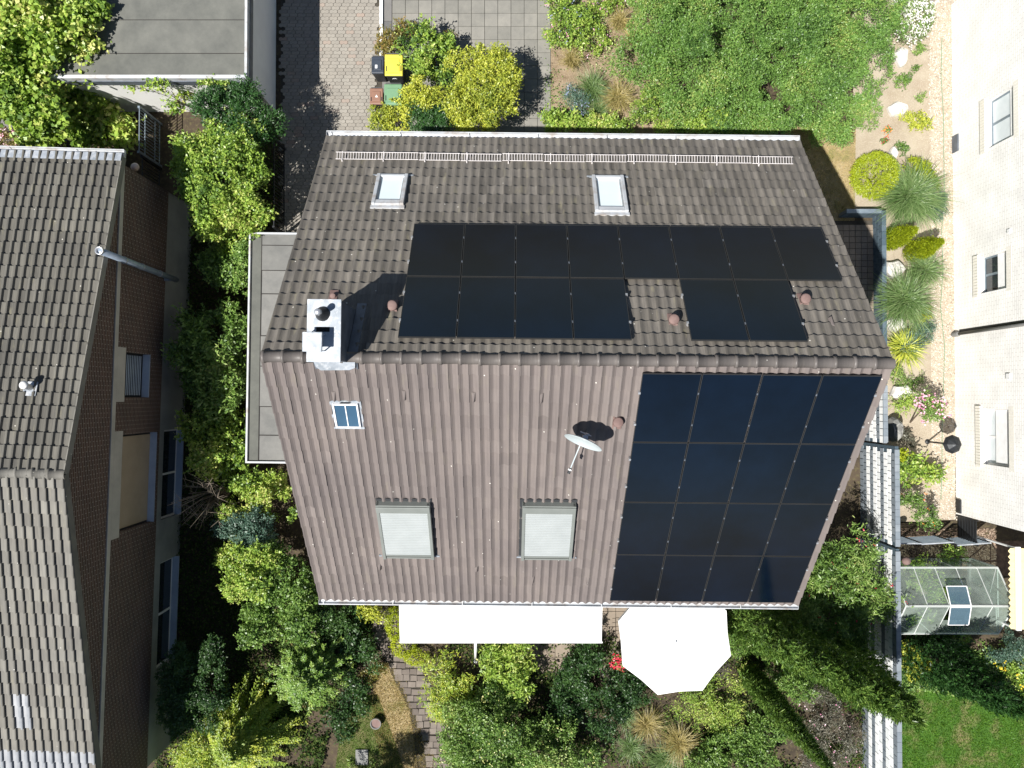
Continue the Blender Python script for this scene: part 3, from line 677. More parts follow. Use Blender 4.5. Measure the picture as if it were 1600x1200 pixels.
# ------------------------------------------------------------------ solar panels, each a thing of its own
ORD = ['first', 'second', 'third', 'fourth', 'fifth', 'sixth', 'seventh', 'eighth']
def panel_meshes(wd, ln):
    t = .012; f = MB()
    f.box(0, wd, 0, t, -.03, .005); f.box(0, wd, ln - t, ln, -.03, .005); f.box(0, t, t, ln - t, -.03, .005); f.box(wd - t, wd, t, ln - t, -.03, .005)
    g = MB().box(t, wd - t, t, ln - t, -.028, .0005)
    r = MB(); r.box(-.012, wd + .012, -.02, .02, -.085, -.032)
    c = MB().box(-.012, .012, -.022, .022, -.06, .012)
    return f.mesh('frame', M['panelframe']), g.mesh('glass', M['panel']), r.mesh('rail', M['alu']), c.mesh('clamp', M['leadgrey'])
END_CLAMP = MB().box(-.022, .022, -.025, .025, -.06, .016).mesh('clamp', M['alu'])
def solar(side, x, s, wd, ln, meshes, label, group, ends):
    sg = 1 if side == 'N' else -1
    o = empty('solar_panel', label=label, cat='solar panel', group=group)
    u = x if sg > 0 else -(x + wd)
    o.matrix_world = HM @ RS[side][0] @ Matrix.Translation((u + .009, s + .009, PAN + rng.normal(0, .002)))
    fm, gm, rm, cm = meshes
    link('frame', fm, o); link('glass', gm, o)
    for q in (.27, .73): link('rail', rm, o, (0, (ln - .018) * q, 0))
    L0, R0_ = (-.009, wd - .009)
    es = [L0]
    if 'R' in ends: es.append(R0_)
    if 'L' in ends and sg < 0: pass
    for ex in es:
        for q in (.27, .73): link('clamp', END_CLAMP if (ex > 0 or 'E' in ends) else cm, o, (ex, (ln - .018) * q, 0))
wN = (5.75 + 3.54) / 8; pm = panel_meshes(wN - .018, 1.795 - .018)
for i in range(8):
    solar('N', -3.54 + i * wN, 2.235, wN, 1.795, pm, f'black solar panel, {ORD[i]} from the left in the full upper row on the shaded slope', 'solar panels on the shaded slope', 'R' if i == 7 else ('E' if i == 0 else ''))
for i in range(4):
    solar('N', -3.54 + i * wN, .43, wN, 1.795, pm, f'black solar panel, {ORD[i]} from the left in the lower row near the chimney', 'solar panels on the shaded slope', 'R' if i == 3 else ('E' if i == 0 else ''))
for i in range(2):
    solar('N', -3.54 + (5 + i) * wN, .43, wN, 1.795, pm, f'black solar panel, {["left", "right"][i]} one of the lower pair right of the bare tiles', 'solar panels on the shaded slope', 'R' if i == 1 else 'E')
wS = (5.99 - 1.28) / 4; lS = (7.55 - .2) / 4; pm = panel_meshes(wS - .018, lS - .018)
for r in range(4):
    for c in range(4):
        rn = ['top row below the ridge', 'second row from the ridge', 'third row from the ridge', 'bottom row above the gutter'][r]
        solar('S', 1.28 + c * wS, .2 + r * lS, wS, lS, pm, f'dark blue solar panel, {ORD[c]} from the left in the {rn}', 'solar panels on the sunny slope', 'R' if c == 0 else ('E' if c == 3 else ''))

# satellite dish on a mast through the tiles
dp = at(911, 692, 9.95); dish = empty('satellite_dish', at(925, 684, 9.2), 0, 'pale grey satellite dish on a short mast above the sunny tiles', 'satellite dish')
D0 = dish.location
nrm = Vector((-.40, -.91, .21)).normalized(); rot = nrm.to_track_quat('Z', 'Y').to_matrix().to_4x4()
m = MB(); prof = [(.001, -.07)] + [(r, -.07 + .07 * (r / .40) ** 2) for r in (.1, .2, .3, .38, .40)] + [(.405, .005), (.395, -.012)] + [(r, -.082 + .07 * (r / .40) ** 2) for r in (.3, .2, .1, .001)]
m.lathe(prof, c=dp - D0, n=40, M=rot); m.build('reflector', M['dishpaint'], dish, smooth=True)
bk = dp - D0 - nrm * .12
mast = Vector((bk.x + .05, bk.y + .06, 0))
MB().tube([mast + Vector((0, 0, -.35)), mast + Vector((0, 0, bk.z + .12))], .026, 10).build('mast', M['alu'], dish, smooth=True)
m = MB(); m.box(-.05, .05, -.05, .05, -.06, .06, Matrix.Translation(bk)); m.tube([bk, mast + Vector((0, 0, bk.z))], .03, 8); m.tube([bk + Vector((.12, .03, 0)), bk + Vector((-.1, .12, .02))], .012, 6)
m.build('bracket', M['alu'], dish)
lo_ = dp - D0 + Vector((0, 0, -.36)); ar = at(891, 733, 9.55) - D0
MB().tube([lo_, ar], .014, 8).build('arm', M['dishpaint'], dish)
dv = (ar - lo_).normalized()
MB().tube([ar - dv * .02, ar + dv * .10], .032, 10).build('receiver', M['binblack'], dish)
MB().tube([ar + dv * .0, ar + dv * .03], .042, 12).build('receiver_ring', M['white'], dish)

# ------------------------------------------------------------------ flat annex on the west side
A0, A1 = at(387, 363, 2.8), at(470, 724, 2.8)
ann = empty('annex', ((A0.x + A1.x) / 2, (A0.y + A1.y) / 2, 0), HY, 'low flat-roofed annex with grey roofing felt beside the tiled house', 'annex')
hx, hy = (A1.x - A0.x) / 2 + .5, (A0.y - A1.y) / 2
xa, xb = -(A1.x - A0.x) / 2, hx
MB().box(xa + .05, xb, -hy + .05, hy - .05, 0, 2.69).build('wall', M['plasterwarm'], ann)
for k, (a, b) in enumerate(((-hy + .06, -1.75), (-1.755, .35), (.345, 2.3), (2.295, hy - .06))):
    MB().box(xa + .36, xb - .05, a, b, 2.692, 2.705 + .014 * (k % 2)).build('roofing_sheet', M['bitumen2'], ann)
MB().box(xa + .07, xa + .358, -hy + .06, hy - .06, 2.692, 2.722).build('roofing_sheet', M['bitumen'], ann)
for yq in (-2.6, -1.75, -.55, .35, 1.6, 2.3, 3.05):
    MB().box(xa + .37, xb - .06, yq - .012, yq + .012, 2.7195, 2.7225).build('seam', M['deck'], ann)
MB().box(xa + .352, xa + .372, -hy + .07, hy - .07, 2.7235, 2.7265).build('seam', M['deck'], ann)
m = MB(); m.box(xa, xa + .055, -hy, hy, 2.6, 2.8); m.box(xa + .055, xb, -hy, -hy + .055, 2.6, 2.8); m.box(xa + .055, xb, hy - .055, hy, 2.6, 2.8)
m.build('edge_trim', M['gutter'], ann, bevel=.008)

# ------------------------------------------------------------------ garage, upper left
GX1, GY0 = at(388, 122, 3.0)[0], at(388, 122, 3.0)[1]
gar = empty('garage', (GX1 - 3.5, GY0, 0), 0, 'flat-roofed garage with grey felt roof and white walls beside the driveway', 'garage')
g = 3.5
MB().box(-g + .1, g - .12, .12, 8.0, 0, 2.9).build('wall', M['plaster'], gar)
for k in range(4):
    y0 = .14 + [0, .62, 1.62, 2.62][k]; y1 = .14 + [.625, 1.625, 2.625, 7.8][k]
    o = MB().box(-g + .1, g - .12, y0, y1, 2.902, 2.915 + .014 * (k % 2)).build('roofing_sheet', M['bitumen'], gar)
m = MB(); m.box(g - .12, g - .04, 0.0, 8.0, 2.72, 3.0); m.box(-g, g - .12, 0.0, .10, 2.72, 3.0); m.box(-g, -g + .1, .1, 8, 2.72, 3.0)
m.build('edge_trim', M['gutter'], gar, bevel=.01)
m = MB(); m.box(g - .039, g - .02, -.02, 8.0, 2.55, 2.80); m.box(-g, g - .02, -.022, -.002, 2.55, 2.80); m.build('fascia', M['leadgrey'], gar)

for yq in (.765, 1.765, 2.765):
    MB().box(-g + .12, g - .16, yq - .010, yq + .010, 2.9295, 2.9325).build('seam', M['deck'], gar)

# ------------------------------------------------------------------ neighbouring house, left
LYAW = math.radians(-1.7); LL = at(97, 742, 7.2); LL.z = 0; LZ = 7.12; LP = 14.4
lh = empty('house', LL, LYAW, 'neighbouring house with low grey tiled roof and dark brick gable', 'house')
tan = math.tan(math.radians(LP)); lc = math.cos(math.radians(LP))
glz = {}
LPROF = [(0, .060), (.10, .068), (.22, .062), (.30, .030), (.36, .006), (.55, 0), (.8, 0), (1.02, .002)]
gv, gf = tile_geo(.22, .335, 1.0, LPROF); clear_me = MB().add(gv, gf).mesh('glass_tile', M['clear_tile'])
def special(side, uu, ss):
    if side != 'S': return None
    x = -(uu + .11); r = round(ss / .335)
    if r in (22, 23) and -.93 < x + 0.0 < -.0: return None
    return None
S_N, S_S = 8.35 / lc, 9.7 / lc
def special(side, uu, ss):
    if side != 'S': return None
    p = Matrix.LocRotScale(lh.location, lh.rotation_euler, None) @ (Vector((-(uu + .11), -(ss + .17) * lc, LZ - (ss + .17) * math.sin(math.radians(LP)))))
    px = 800 + F * p.x / (H - p.z); py = 620 - F * p.y / (H - p.z)
    if 27 < px < 56 and 1087 < py < 1127: return clear_me
    if px < 150 and 1163 < py < 1215: return clear_me
    return None
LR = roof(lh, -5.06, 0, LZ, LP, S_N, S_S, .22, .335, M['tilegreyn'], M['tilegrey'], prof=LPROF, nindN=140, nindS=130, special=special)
ridge_tiles(lh, -5.05, 0, LZ - .02, 13, .11, M['tilegrey'])
for side, S in (('N', S_N), ('S', S_S)):
    x = 0.0; o = MB().box(x - .012, x + .012, .02, S - .02, -.18, .036).build('verge_board', M['tilegrey'], lh); o.matrix_local = LR[side][0]
gutter(lh, -5.0, .02, 8.35 + .05, LZ - 8.35 * tan - .02, .10, M['gutter'], 1)
o = MB().box(-5.0, 0, S_N - .20, S_N + .03, .05, .066).build('eaves_flashing', M['zinc'], lh); o.matrix_local = LR['N'][0]
XW = -.16
PB, BB, TB = 1.85, 4.62, 4.78
def wall_x(y0, y1, z0, z1, holes, x, depth):
    """wall face looking +x with rectangular openings and their reveals"""
    ys = sorted({y0, y1, *[h[0] for h in holes], *[h[1] for h in holes]}); zs = sorted({z0, z1, *[h[2] for h in holes], *[h[3] for h in holes]})
    m = MB()
    for a, b in zip(ys[:-1], ys[1:]):
        for c, d in zip(zs[:-1], zs[1:]):
            if any(h[0] <= a and b <= h[1] and h[2] <= c and d <= h[3] for h in holes): continue
            m.add([(x, a, c), (x, b, c), (x, b, d), (x, a, d)], [(0, 1, 2, 3)])
    for h in holes:
        a, b, c, d = h
        m.add([(x, a, c), (x, b, c), (x, b, d), (x, a, d), (x + depth, a, c), (x + depth, b, c), (x + depth, b, d), (x + depth, a, d)],
              [(0, 4, 5, 1), (1, 5, 6, 2), (2, 6, 7, 3), (3, 7, 4, 0)])
    return m
def lhole(px0, py0, px1, py1, zt=None, zb=None):
    ya, za = hit_x(px0, py0, LL, LYAW, XW); yb, zb_ = hit_x(px1, py1, LL, LYAW, XW)
    return [min(ya, yb), max(ya, yb), zb if zb is not None else min(za, zb_), zt if zt is not None else max(za, zb_)]
h1 = lhole(195, 550, 228, 621); h2 = lhole(190, 680, 236, 815); h2[3] = min(h2[3], 4.4); h1[3] = min(h1[3], 4.4)
h3 = lhole(258, 672, 289, 800); h4 = lhole(252, 880, 284, 1018); h3[3] = min(h3[3], 1.72); h4[3] = min(h4[3], 1.72); h3[2] = max(h3[2], .3); h4[2] = max(h4[2], .3)
YN, YS = 8.2, -9.5
wall_x(YS, YN, PB, BB, [h1, h2], XW, -.18).build('wall', M['brick'], lh)
wall_x(YS, YN, 0, PB - .001, [h3, h4], XW - .03, -.2).build('base_wall', M['plasterlow'], lh)
m = MB(); m.add([(XW, YS, BB), (XW, YN, BB), (XW, YN, LZ - YN * tan - .15), (XW, 0, LZ - .15), (XW, YS, LZ + YS * tan - .15)], [(0, 1, 2, 3, 4)])
m.add([(XW, YN, 0), (-5, YN, 0), (-5, YN, LZ - YN * tan - .15), (XW, YN, LZ - YN * tan - .15)], [(0, 1, 2, 3)])
m.build('gable', M['brick'], lh)
band = MB(); band.box(XW + .001, XW + .035, YS, YN, BB - .02, TB)
band.build('floor_band', M['plasterwarm'], lh)
def lwindow(h, kind):
    a, b, c, d = h; wv = link('window', None, lh); x = XW - .12
    m = MB(); t = .06
    m.box(x - .04, x, a, a + t, c, d); m.box(x - .04, x, b - t, b, c, d); m.box(x - .04, x, a + t, b - t, c, c + t); m.box(x - .04, x, a + t, b - t, d - t, d)
    m.build('frame', M['darkmetal'] if kind != 'base' else M['white'], wv)
    if kind == 'shut':
        n = int((d - c) / .055)
        for i in range(n):
            MB().box(x - .02, x + .012, a + t, b - t, c + .01 + i * .055, c + .06 + i * .055).build('slat', M['shutterbeige'], wv)
    else:
        MB().box(x - .045, x - .02, a + t, b - t, c + t, d - t).build('pane', M['darkglass'], wv)
        if kind == 'blind':
            for i in range(9): MB().box(x - .015, x - .010, a + t, b - t, c + .1 + i * .1, c + .15 + i * .1).build('slat', M['sill'], wv)
    if kind == 'base': MB().box(x - .02, x + .01, (a + b) / 2 - .03, (a + b) / 2 + .03, c + t, d - t).build('mullion', M['white'], wv)
    MB().box(x + .001, XW + .09, a + .004, b - .004, c - .0, c + .035).build('sill', M['sill'], wv)
    if kind != 'base': MB().box(XW + .001, XW + .036, a - .12, b + .12, d, BB - .021).build('lintel', M['plasterwarm'], wv)
lwindow(h1, 'blind'); lwindow(h2, 'shut'); lwindow(h3, 'base'); lwindow(h4, 'base')
# roof vent of the neighbour
LHM = Matrix.LocRotScale(lh.location, lh.rotation_euler, None)
vp = LHM.inverted() @ at(46, 607, 6.7); sv = vp.y / lc
o = link('roof_vent', None, lh); o.matrix_local = LR['N'][0] @ Matrix.Translation((vp.x, -0 + abs(vp.y) / lc, 0)) if vp.y > 0 else LR['S'][0] @ Matrix.Translation((-vp.x, abs(vp.y) / lc, 0))
MB().box(-.16, .16, -.2, .16, .045, .07).build('base', M['zinc'], o)
MB().lathe([(.075, .05), (.075, .30), (.10, .31), (.10, .36), (.04, .40)], n=16).build('pipe', M['white'], o, smooth=True)
# stainless flue outside the gable
fx, fy = -10.28, at(230, 420, 3.5)[1]
b_, t_ = at(272, 436, 1.9), at(156, 392, 6.35)
fl = empty('flue_pipe', (b_.x, b_.y, 0), 0, 'steel flue pipe rising past the brick gable above the roof edge', 'flue pipe')
MB().tube([(0, 0, 1.75), (t_.x - b_.x, t_.y - b_.y, 6.35)],   .085, 16).build('pipe', M['flue'], fl, smooth=True)
MB().tube([(-.5, 0, 1.9), (0, 0, 1.9)], .06, 12).build('wall_connector', M['flue'], fl, smooth=True)
for k in (.25, .5, .72):
    p = Vector((t_.x - b_.x, t_.y - b_.y, 0)) * k; z = 1.75 + 4.6 * k
    MB().lathe([(.095, 0), (.095, .05)], c=(p.x, p.y, z), n=16).build('clamp_ring', M['alu'], fl)
MB().lathe([(.088, 0), (.105, .01), (.105, .07), (.075, .07), (.07, -.1)], c=(t_.x - b_.x, t_.y - b_.y, 6.33), n=18).build('rim', M['alu'], fl, smooth=True)
lp = at(211, 261, 3.4)
wl = empty('wall_lamp', (lp.x - .16, lp.y - .1, 3.3), 0, 'round pinkish globe lamp at the corner of the brick house', 'lamp')
MB().lathe([(.02, -.11), (.08, -.085), (.115, -.03), (.12, .02), (.09, .08), (.03, .115)], c=(.16, .1, .1), n=18).build('globe', M['globe'], wl, smooth=True)
MB().tube([(-.25, -.1, -.02), (.05, .03, .06)], .03, 8).build('arm', M['leadgrey'], wl)

# ------------------------------------------------------------------ white brick house, right
RX = at(1490, 400)[0]; ry0 = at(1490, 803)[1]
rh = empty('house', (RX, ry0, 0), 0, 'white brick house wall at the right with three windows', 'house')
RL = (RX, ry0, 0)
def rhole(px0, py0, px1, py1):
    ya, za = hit_x(px0, py0, RL, 0, 0); yb, zb = hit_x(px1, py1, RL, 0, 0)
    return [min(ya, yb), max(ya, yb), min(za, zb), max(za, zb)]
rhs = [rhole(1542, 233, 1583, 133), rhole(1531, 459, 1572, 391), rhole(1535, 725, 1576, 640)]
m = wall_x(0, 17, 0, 6.2, rhs, 0, .22)
m.v = [(-x if False else x, y, z) for x, y, z in m.v]; m.f = [tuple(reversed(q)) for q in m.f]
m.build('wall', M['whitebrick'], rh)
m = MB(); m.add([(0, 0, 0), (9, 0, 0), (9, 0, 6.2), (0, 0, 6.2)], [(0, 1, 2, 3)]); m.add([(0, 17, 0), (9, 17, 0), (9, 17, 6.2), (0, 17, 6.2)], [(3, 2, 1, 0)])
m.add([(9, 0, 0), (9, 17, 0), (9, 17, 6.2), (9, 0, 6.2)], [(0, 1, 2, 3)]); m.build('end_wall', M['whitebrick'], rh)
MB().box(-.3, 9.3, -.3, 17.3, 6.201, 6.35).build('roof', M['bitumen'], rh)
for k, h in enumerate(rhs):
    a, b, c, d = h; wv = link('window', None, rh); x = .15; t = .055
    m = MB(); m.box(x, x + .05, a, a + t, c, d); m.box(x, x + .05, b - t, b, c, d); m.box(x, x + .05, a + t, b - t, c, c + t); m.box(x, x + .05, a + t, b - t, d - t, d)
    m.box(x + .002, x + .048, (a + b) / 2 - .035, (a + b) / 2 + .035, c + t, d - t)
    m.build('frame', M['bluemetal'] if k < 2 else M['white'], wv)
    MB().box(x + .02, x + .03, a + t, (a + b) / 2 - .036, c + t, d - t).build('pane', M['darkglass'] if k == 1 else M['curtain'], wv)
    MB().box(x + .02, x + .03, (a + b) / 2 + .036, b - t, c + t, d - t).build('pane', M['darkglass'] if k == 1 else M['curtain'], wv)
    zt = d - (d - c) * (.45 if k == 1 else (.62 if k == 2 else .25))
    n = max(2, int((d - zt) / .05)); L = (d - zt) / n
    for i in range(n): MB().box(x - .03, x - .012, a + .012, b - .012, zt + i * L, zt + (i + .88) * L).build('slat', M['whitepaint'], wv)
    n = int((b - a + .2) / .09); L = (b - a + .2) / n
    for i in range(n): MB().box(-.06, .148, a - .1 + i * L + .005, a - .1 + (i + 1) * L - .005, c - .26, c - .005).build('sill_brick', M['sillbrick'], wv)
    n = int((b - a + .2) / .09); L = (b - a + .2) / n
    for i in range(n): MB().box(-.004, .1, a - .1 + i * L + .006, a - .1 + (i + 1) * L - .006, d + .002, d + .24).build('lintel_brick', M['sillbrick'], wv)
dp_y, _ = hit_x(1530, 517, RL, 0, -.06)
o = MB().tube([(-.06, dp_y, .25), (-.06, dp_y, 6.0)], .05, 12).build('downpipe', M['concrete'], rh, smooth=True)
MB().lathe([(.075, 0), (.085, .05), (.085, .3), (.06, .36)], c=(-.06, dp_y, .02), n=14).build('standpipe', M['concrete'], rh, smooth=True)
MB().box(-.012, -.001, dp_y - .055 + .02, dp_y + .14, .3, 6.0).build('painted_shadow', M['darkmetal'], rh)  # dark strip standing in for the downpipe's shadow on the wall
for (px, py, mt, s, nm) in ((1494, 221, 'leadgrey', (.16, .35), 'meter_box'), (1490, 786, 'darkmetal', (.12, .28), 'meter_box'), (1577, 587, 'whitepaint', (.09, .11), 'wall_vent'), (1578, 360, 'whitepaint', (.07, .07), 'wall_vent')):
    y, z = hit_x(px, py, RL, 0, 0); z = max(z, .2)
    MB().box(-.05, -.001, y - s[1], y + s[1] * .6, z - s[0], z + s[0]).build(nm, M[mt], rh, bevel=.006)

# ------------------------------------------------------------------ block walls on the east boundary
def block_wall(y0, y1, h, cols, label, thick=.12, bl=.225, x=None, nmax=150):
    X = at(1344, 700)[0] if x is None else x
    L = y1 - y0; o = empty('boundary_wall', (X, (y0 + y1) / 2, 0), 0, label, 'wall', 'block walls along the east boundary')
    n = len(cols); ch = h / n; MB().box(.012, thick, -L / 2 + .01, L / 2 - .01, 0, h - .01).build('core', M['blockblue'], o)
    meshes = {k: MB().box(-.014, .03, .011, bl - .011, .006, ch - .006).mesh('block', M[k]) for k in set(cols)}
    cap = {k: MB().box(-.012, thick + .01, .003, bl - .003, 0, .045).mesh('coping', M[k]) for k in ('blockgrey', 'blockblue')}
    cnt = 0
    for i, k in enumerate(cols):
        yy = -L / 2 + (bl / 2 if i % 2 else 0)
        while yy + bl <= L / 2 + .01:
            q = link('block', meshes[k], o, (rng.uniform(0, .006), yy, i * ch)); yy += bl
    yy = -L / 2
    while yy + bl <= L / 2 + .01:
        link('coping', cap['blockblue' if 'blockblue' in cols else 'blockgrey'], o, (0, yy, h - .009)); yy += bl
G, L_, B_ = 'blockgrey', 'blocklight', 'blockblue'
yA = lambda py: at(1348, py)[1]
block_wall(yA(600), yA(336), .62, [B_, B_, B_], 'low blue-grey block wall beside the tall ornamental grasses', x=at(1364, 400)[0])
block_wall(yA(688), yA(602), 1.6, [G, L_, G, L_, L_, G, L_], 'short striped block wall tucked under the roof corner')
block_wall(yA(833), yA(690), 2.3, [G, G, L_, G, L_, L_, G, L_, L_, G], 'tall white and grey striped block wall below the solar roof')
block_wall(yA(1225), yA(836), 2.3, [G, G, L_, G, L_, L_, G, L_, L_, G], 'long striped block wall running behind the cypress hedge', bl=.30)
# return wall and inner steps at the north end
X0 = at(1310, 340)[0]; X1 = at(1364, 340)[0] - .012; yy = yA(339)
o = empty('boundary_wall', ((X0 + X1) / 2, yy, 0), 0, 'low blue-grey return wall running towards the tiled house', 'wall', 'block walls along the east boundary')
MB().box(-(X1 - X0) / 2, (X1 - X0) / 2, .0, .1, 0, .6).build('core', M['concrete'], o)
n = 6; bl = (X1 - X0) / n; bme = MB().box(.004, bl - .004, -.03, -.001, .004, .196).mesh('block', M['blockblue']); cme = MB().box(.002, bl - .002, -.02, .11, 0, .04).mesh('coping', M['bluemetal'])
for i in range(n):
    for j in range(3): link('block', bme, o, (-(X1 - X0) / 2 + i * bl, 0, j * .2))
    link('coping', cme, o, (-(X1 - X0) / 2 + i * bl, 0, .602))
sy = structure(MB().sheet([(X0 - .5, yA(520)), (X1, yA(520)), (X1, yA(345)), (X0 - .5, yA(345))], .006).build('side_path', M['joint']))
slab_field(sy, X1 - 1.6, yA(520), 8, 18, .2, M['terrace'], name='paving_brick', gap=.012)

# ------------------------------------------------------------------ awning, parasol, pole
a0, a1 = at(625, 1002, 2.45), at(940, 1002, 2.45)
aw = empty('awning', ((a0.x + a1.x) / 2, -4.25, 0), 0, 'extended white fabric awning below the south gutter', 'awning')
hw = (a1.x - a0.x) / 2; yo = a0.y + 4.25
m = MB(); n = 12; vs = []; fs = []
for j, (y, z) in enumerate(((0.05, 3.05), (yo * .5, 2.74), (yo, 2.46))):
    for i in range(n + 1): vs.append((-hw + 2 * hw * i / n, y, z + (.008 if i % 2 else 0) * (j == 1)))
for j in range(2):
    for i in range(n): fs.append((j * (n + 1) + i, j * (n + 1) + i + 1, (j + 1) * (n + 1) + i + 1, (j + 1) * (n + 1) + i))
b = len(vs); vs += [(x, y, z - .006) for x, y, z in vs[:b]]; fs += [tuple(b + i for i in reversed(q)) for q in list(fs)]
m.add(vs, fs); m.build('fabric', M['fabric'], aw)
MB().box(-hw - .01, hw + .03, yo - .055, yo, 2.38, 2.47).build('front_bar', M['whitepaint'], aw, bevel=.012)
MB().box(-hw, hw, .02, .22, 3.0, 3.2).build('cassette', M['whitepaint'], aw, bevel=.02)
for x in (-hw * .6, hw * .6): MB().tube([(x, .1, 3.0), (x + .5, yo * .5, 2.66), (x, yo, 2.42)], .025, 8).build('arm', M['whitepaint'], aw)

pc = at(1056, 1000, 2.75)
pa = empty('parasol', (pc.x, pc.y, 0), 0, 'large white octagonal parasol on the terrace', 'parasol')
R_ = 1.74; m = MB(); K = 8; vs = [(0, 0, 2.78)]; fs = []; rot0 = math.radians(28)
for ring, (rr, z) in enumerate(((.33, .70), (.66, .62), (1.0, .5))):
    for k in range(16):
        t = rot0 + k * math.pi / 8; corner = k % 2 == 0
        r = R_ * rr * (1 if corner else math.cos(math.pi / 8) * .985); vs.append((r * math.cos(t), r * math.sin(t), 2.1 + z - (0 if corner else .035 * rr)))
for k in range(16):
    fs.append((0, 1 + k, 1 + (k + 1) % 16))
    for r in range(2): fs.append((1 + r * 16 + k, 1 + (r + 1) * 16 + k, 1 + (r + 1) * 16 + (k + 1) % 16, 1 + r * 16 + (k + 1) % 16))
b = len(vs); vs += [(x, y, z - .008) for x, y, z in vs]; fs += [tuple(b + i for i in reversed(q)) for q in list(fs)]
vs2 = [(R_ * (1 if k % 2 == 0 else math.cos(math.pi / 8) * .985) * math.cos(rot0 + k * math.pi / 8), R_ * (1 if k % 2 == 0 else math.cos(math.pi / 8) * .985) * math.sin(rot0 + k * math.pi / 8), z) for z in (2.6, 2.44) for k in range(16)]
m.add(vs, fs); m.build('canopy', M['fabric'], pa)
m = MB(); m.add([(x, y, z - (0.035 if (i % 16) % 2 else 0)) for i, (x, y, z) in enumerate(vs2)], [(k, (k + 1) % 16, 16 + (k + 1) % 16, 16 + k) for k in range(16)]); m.build('valance', M['fabric'], pa)
MB().tube([(0, 0, 0), (0, 0, 2.76)], .03, 10).build('pole', M['alu'], pa)
MB().lathe([(.07, 2.775), (.05, 2.81), (.02, 2.87)], n=14).build('finial', M['leadgrey'], pa, smooth=True)
m = MB()
for k in range(8):
    t = rot0 + k * math.pi / 4; m.tube([(.05 * math.cos(t), .05 * math.sin(t), 2.74), (R_ * .98 * math.cos(t), R_ * .98 * math.sin(t), 2.575)], .009, 5)
m.build('ribs', M['alu'], pa)
MB().box(-.4, .4, -.4, .4, .04, .12).build('base', M['concrete'], pa, bevel=.02)
vp = MB()
t = math.radians(60)
vp.lathe([(.36, 2.755), (.30, 2.80), (.10, 2.845)], n=16); vp.build('vent_cap', M['fabric'], pa)
wp = at(743, 1034, 0.1); wt = at(743, 999, 2.36)
po = empty('support_pole', (wp.x, wp.y, 0), 0, 'white pole leaning against the front bar of the awning', 'pole')
MB().tube([(0, 0, .02), (wt.x - wp.x, wt.y - wp.y, 2.36)], .045, 12).build('shaft', M['whitepaint'], po, smooth=True)
MB().lathe([(.06, 0), (.075, .02), (.06, .07)], n=12).build('foot', M['whitepaint'], po)

# ------------------------------------------------------------------ wheelie bins
def bin_(px, py, wx, wy, h, lid, body, label, front=-1, mark=None):
    p = at(px, py, h); o = empty('wheelie_bin', (p.x, p.y, 0.03), 0, label, 'bin', 'wheelie bins by the driveway')
    z = h - .03
    m = MB().box(-wx / 2 * .74, wx / 2 * .74, -wy / 2 * .74, wy / 2 * .74, .06, z - .1, tx=1 / .78, ty=1 / .78); m.build('body', M[body], o, bevel=.02)
    MB().box(-wx / 2, wx / 2, -wy / 2, wy / 2, z - .1, z - .055).build('rim', M[body], o, bevel=.01)
    l = MB().box(-wx / 2 - .008, wx / 2 + .008, -wy / 2 - .008, wy / 2 + .008, z - .053, z - .01, tx=.93, ty=.93).build('lid', M[lid], o, bevel=.035)
    MB().box(-wx * .33, wx * .33, -wy * .34, wy * .30, z - .012, z + .012, tx=.9, ty=.9).build('lid_panel', M[lid], l, bevel=.01)
    MB().tube([(-wx * .42, front * -wy * .55, z - .06), (wx * .42, front * -wy * .55, z - .06)], .016, 8).build('handle', M['binblack'], o)
    for sx in (-1, 1):
        MB().tube([(sx * wx * .3 - .03, front * -wy * .36, .10), (sx * wx * .3 + .03, front * -wy * .36, .10)], .095, 14).build('wheel', M['binblack'], o)
    for sx in (-1, 1): MB().box(sx * wx * .40 - .012, sx * wx * .40 + .012, -wy * .30, -wy * .06, z - .014, z + .004).build('lid_slot', M['binblack'], l)
    if mark == 'square': MB().box(-wx * .2, -wx * .02, -wy * .22, -wy * .02, z + .0125, z + .0135).build('sticker', M['whitepaint'], l)
    if mark == 'triangle': MB().prism([(-.035, -.045), (.05, -.045), (.007, .04)], z + .0125, z + .0135).build('sticker', M['whitepaint'], l)
    if mark == 'wave':
        m = MB(); pts = [(-.07, -.01), (-.03, .03), (0, .01), (.03, .03), (.07, -.01)]
        for a, b in zip(pts[:-1], pts[1:]): m.tube([(a[0], -wy / 2 - .002, z - .25 + a[1]), (b[0], -wy / 2 - .002, z - .25 + b[1])], .009, 5)
        m.build('emblem', M['whitepaint'], o)
bin_(590, 101, .40, .56, .95, 'binblue', 'binblack', 'small slate grey bin with a white sticker on its lid', mark='square')
bin_(615, 101, .58, .70, 1.07, 'binyellow', 'binblack', 'black bin with bright yellow lid', mark='wave')
bin_(588, 150, .42, .53, .95, 'binbrown', 'binblack', 'small bin with brown lid and white triangle sticker', front=-1, mark='triangle')
bin_(614, 147, .58, .68, 1.07, 'bingreen', 'bingreen', 'large pale green bin beside the brown one')

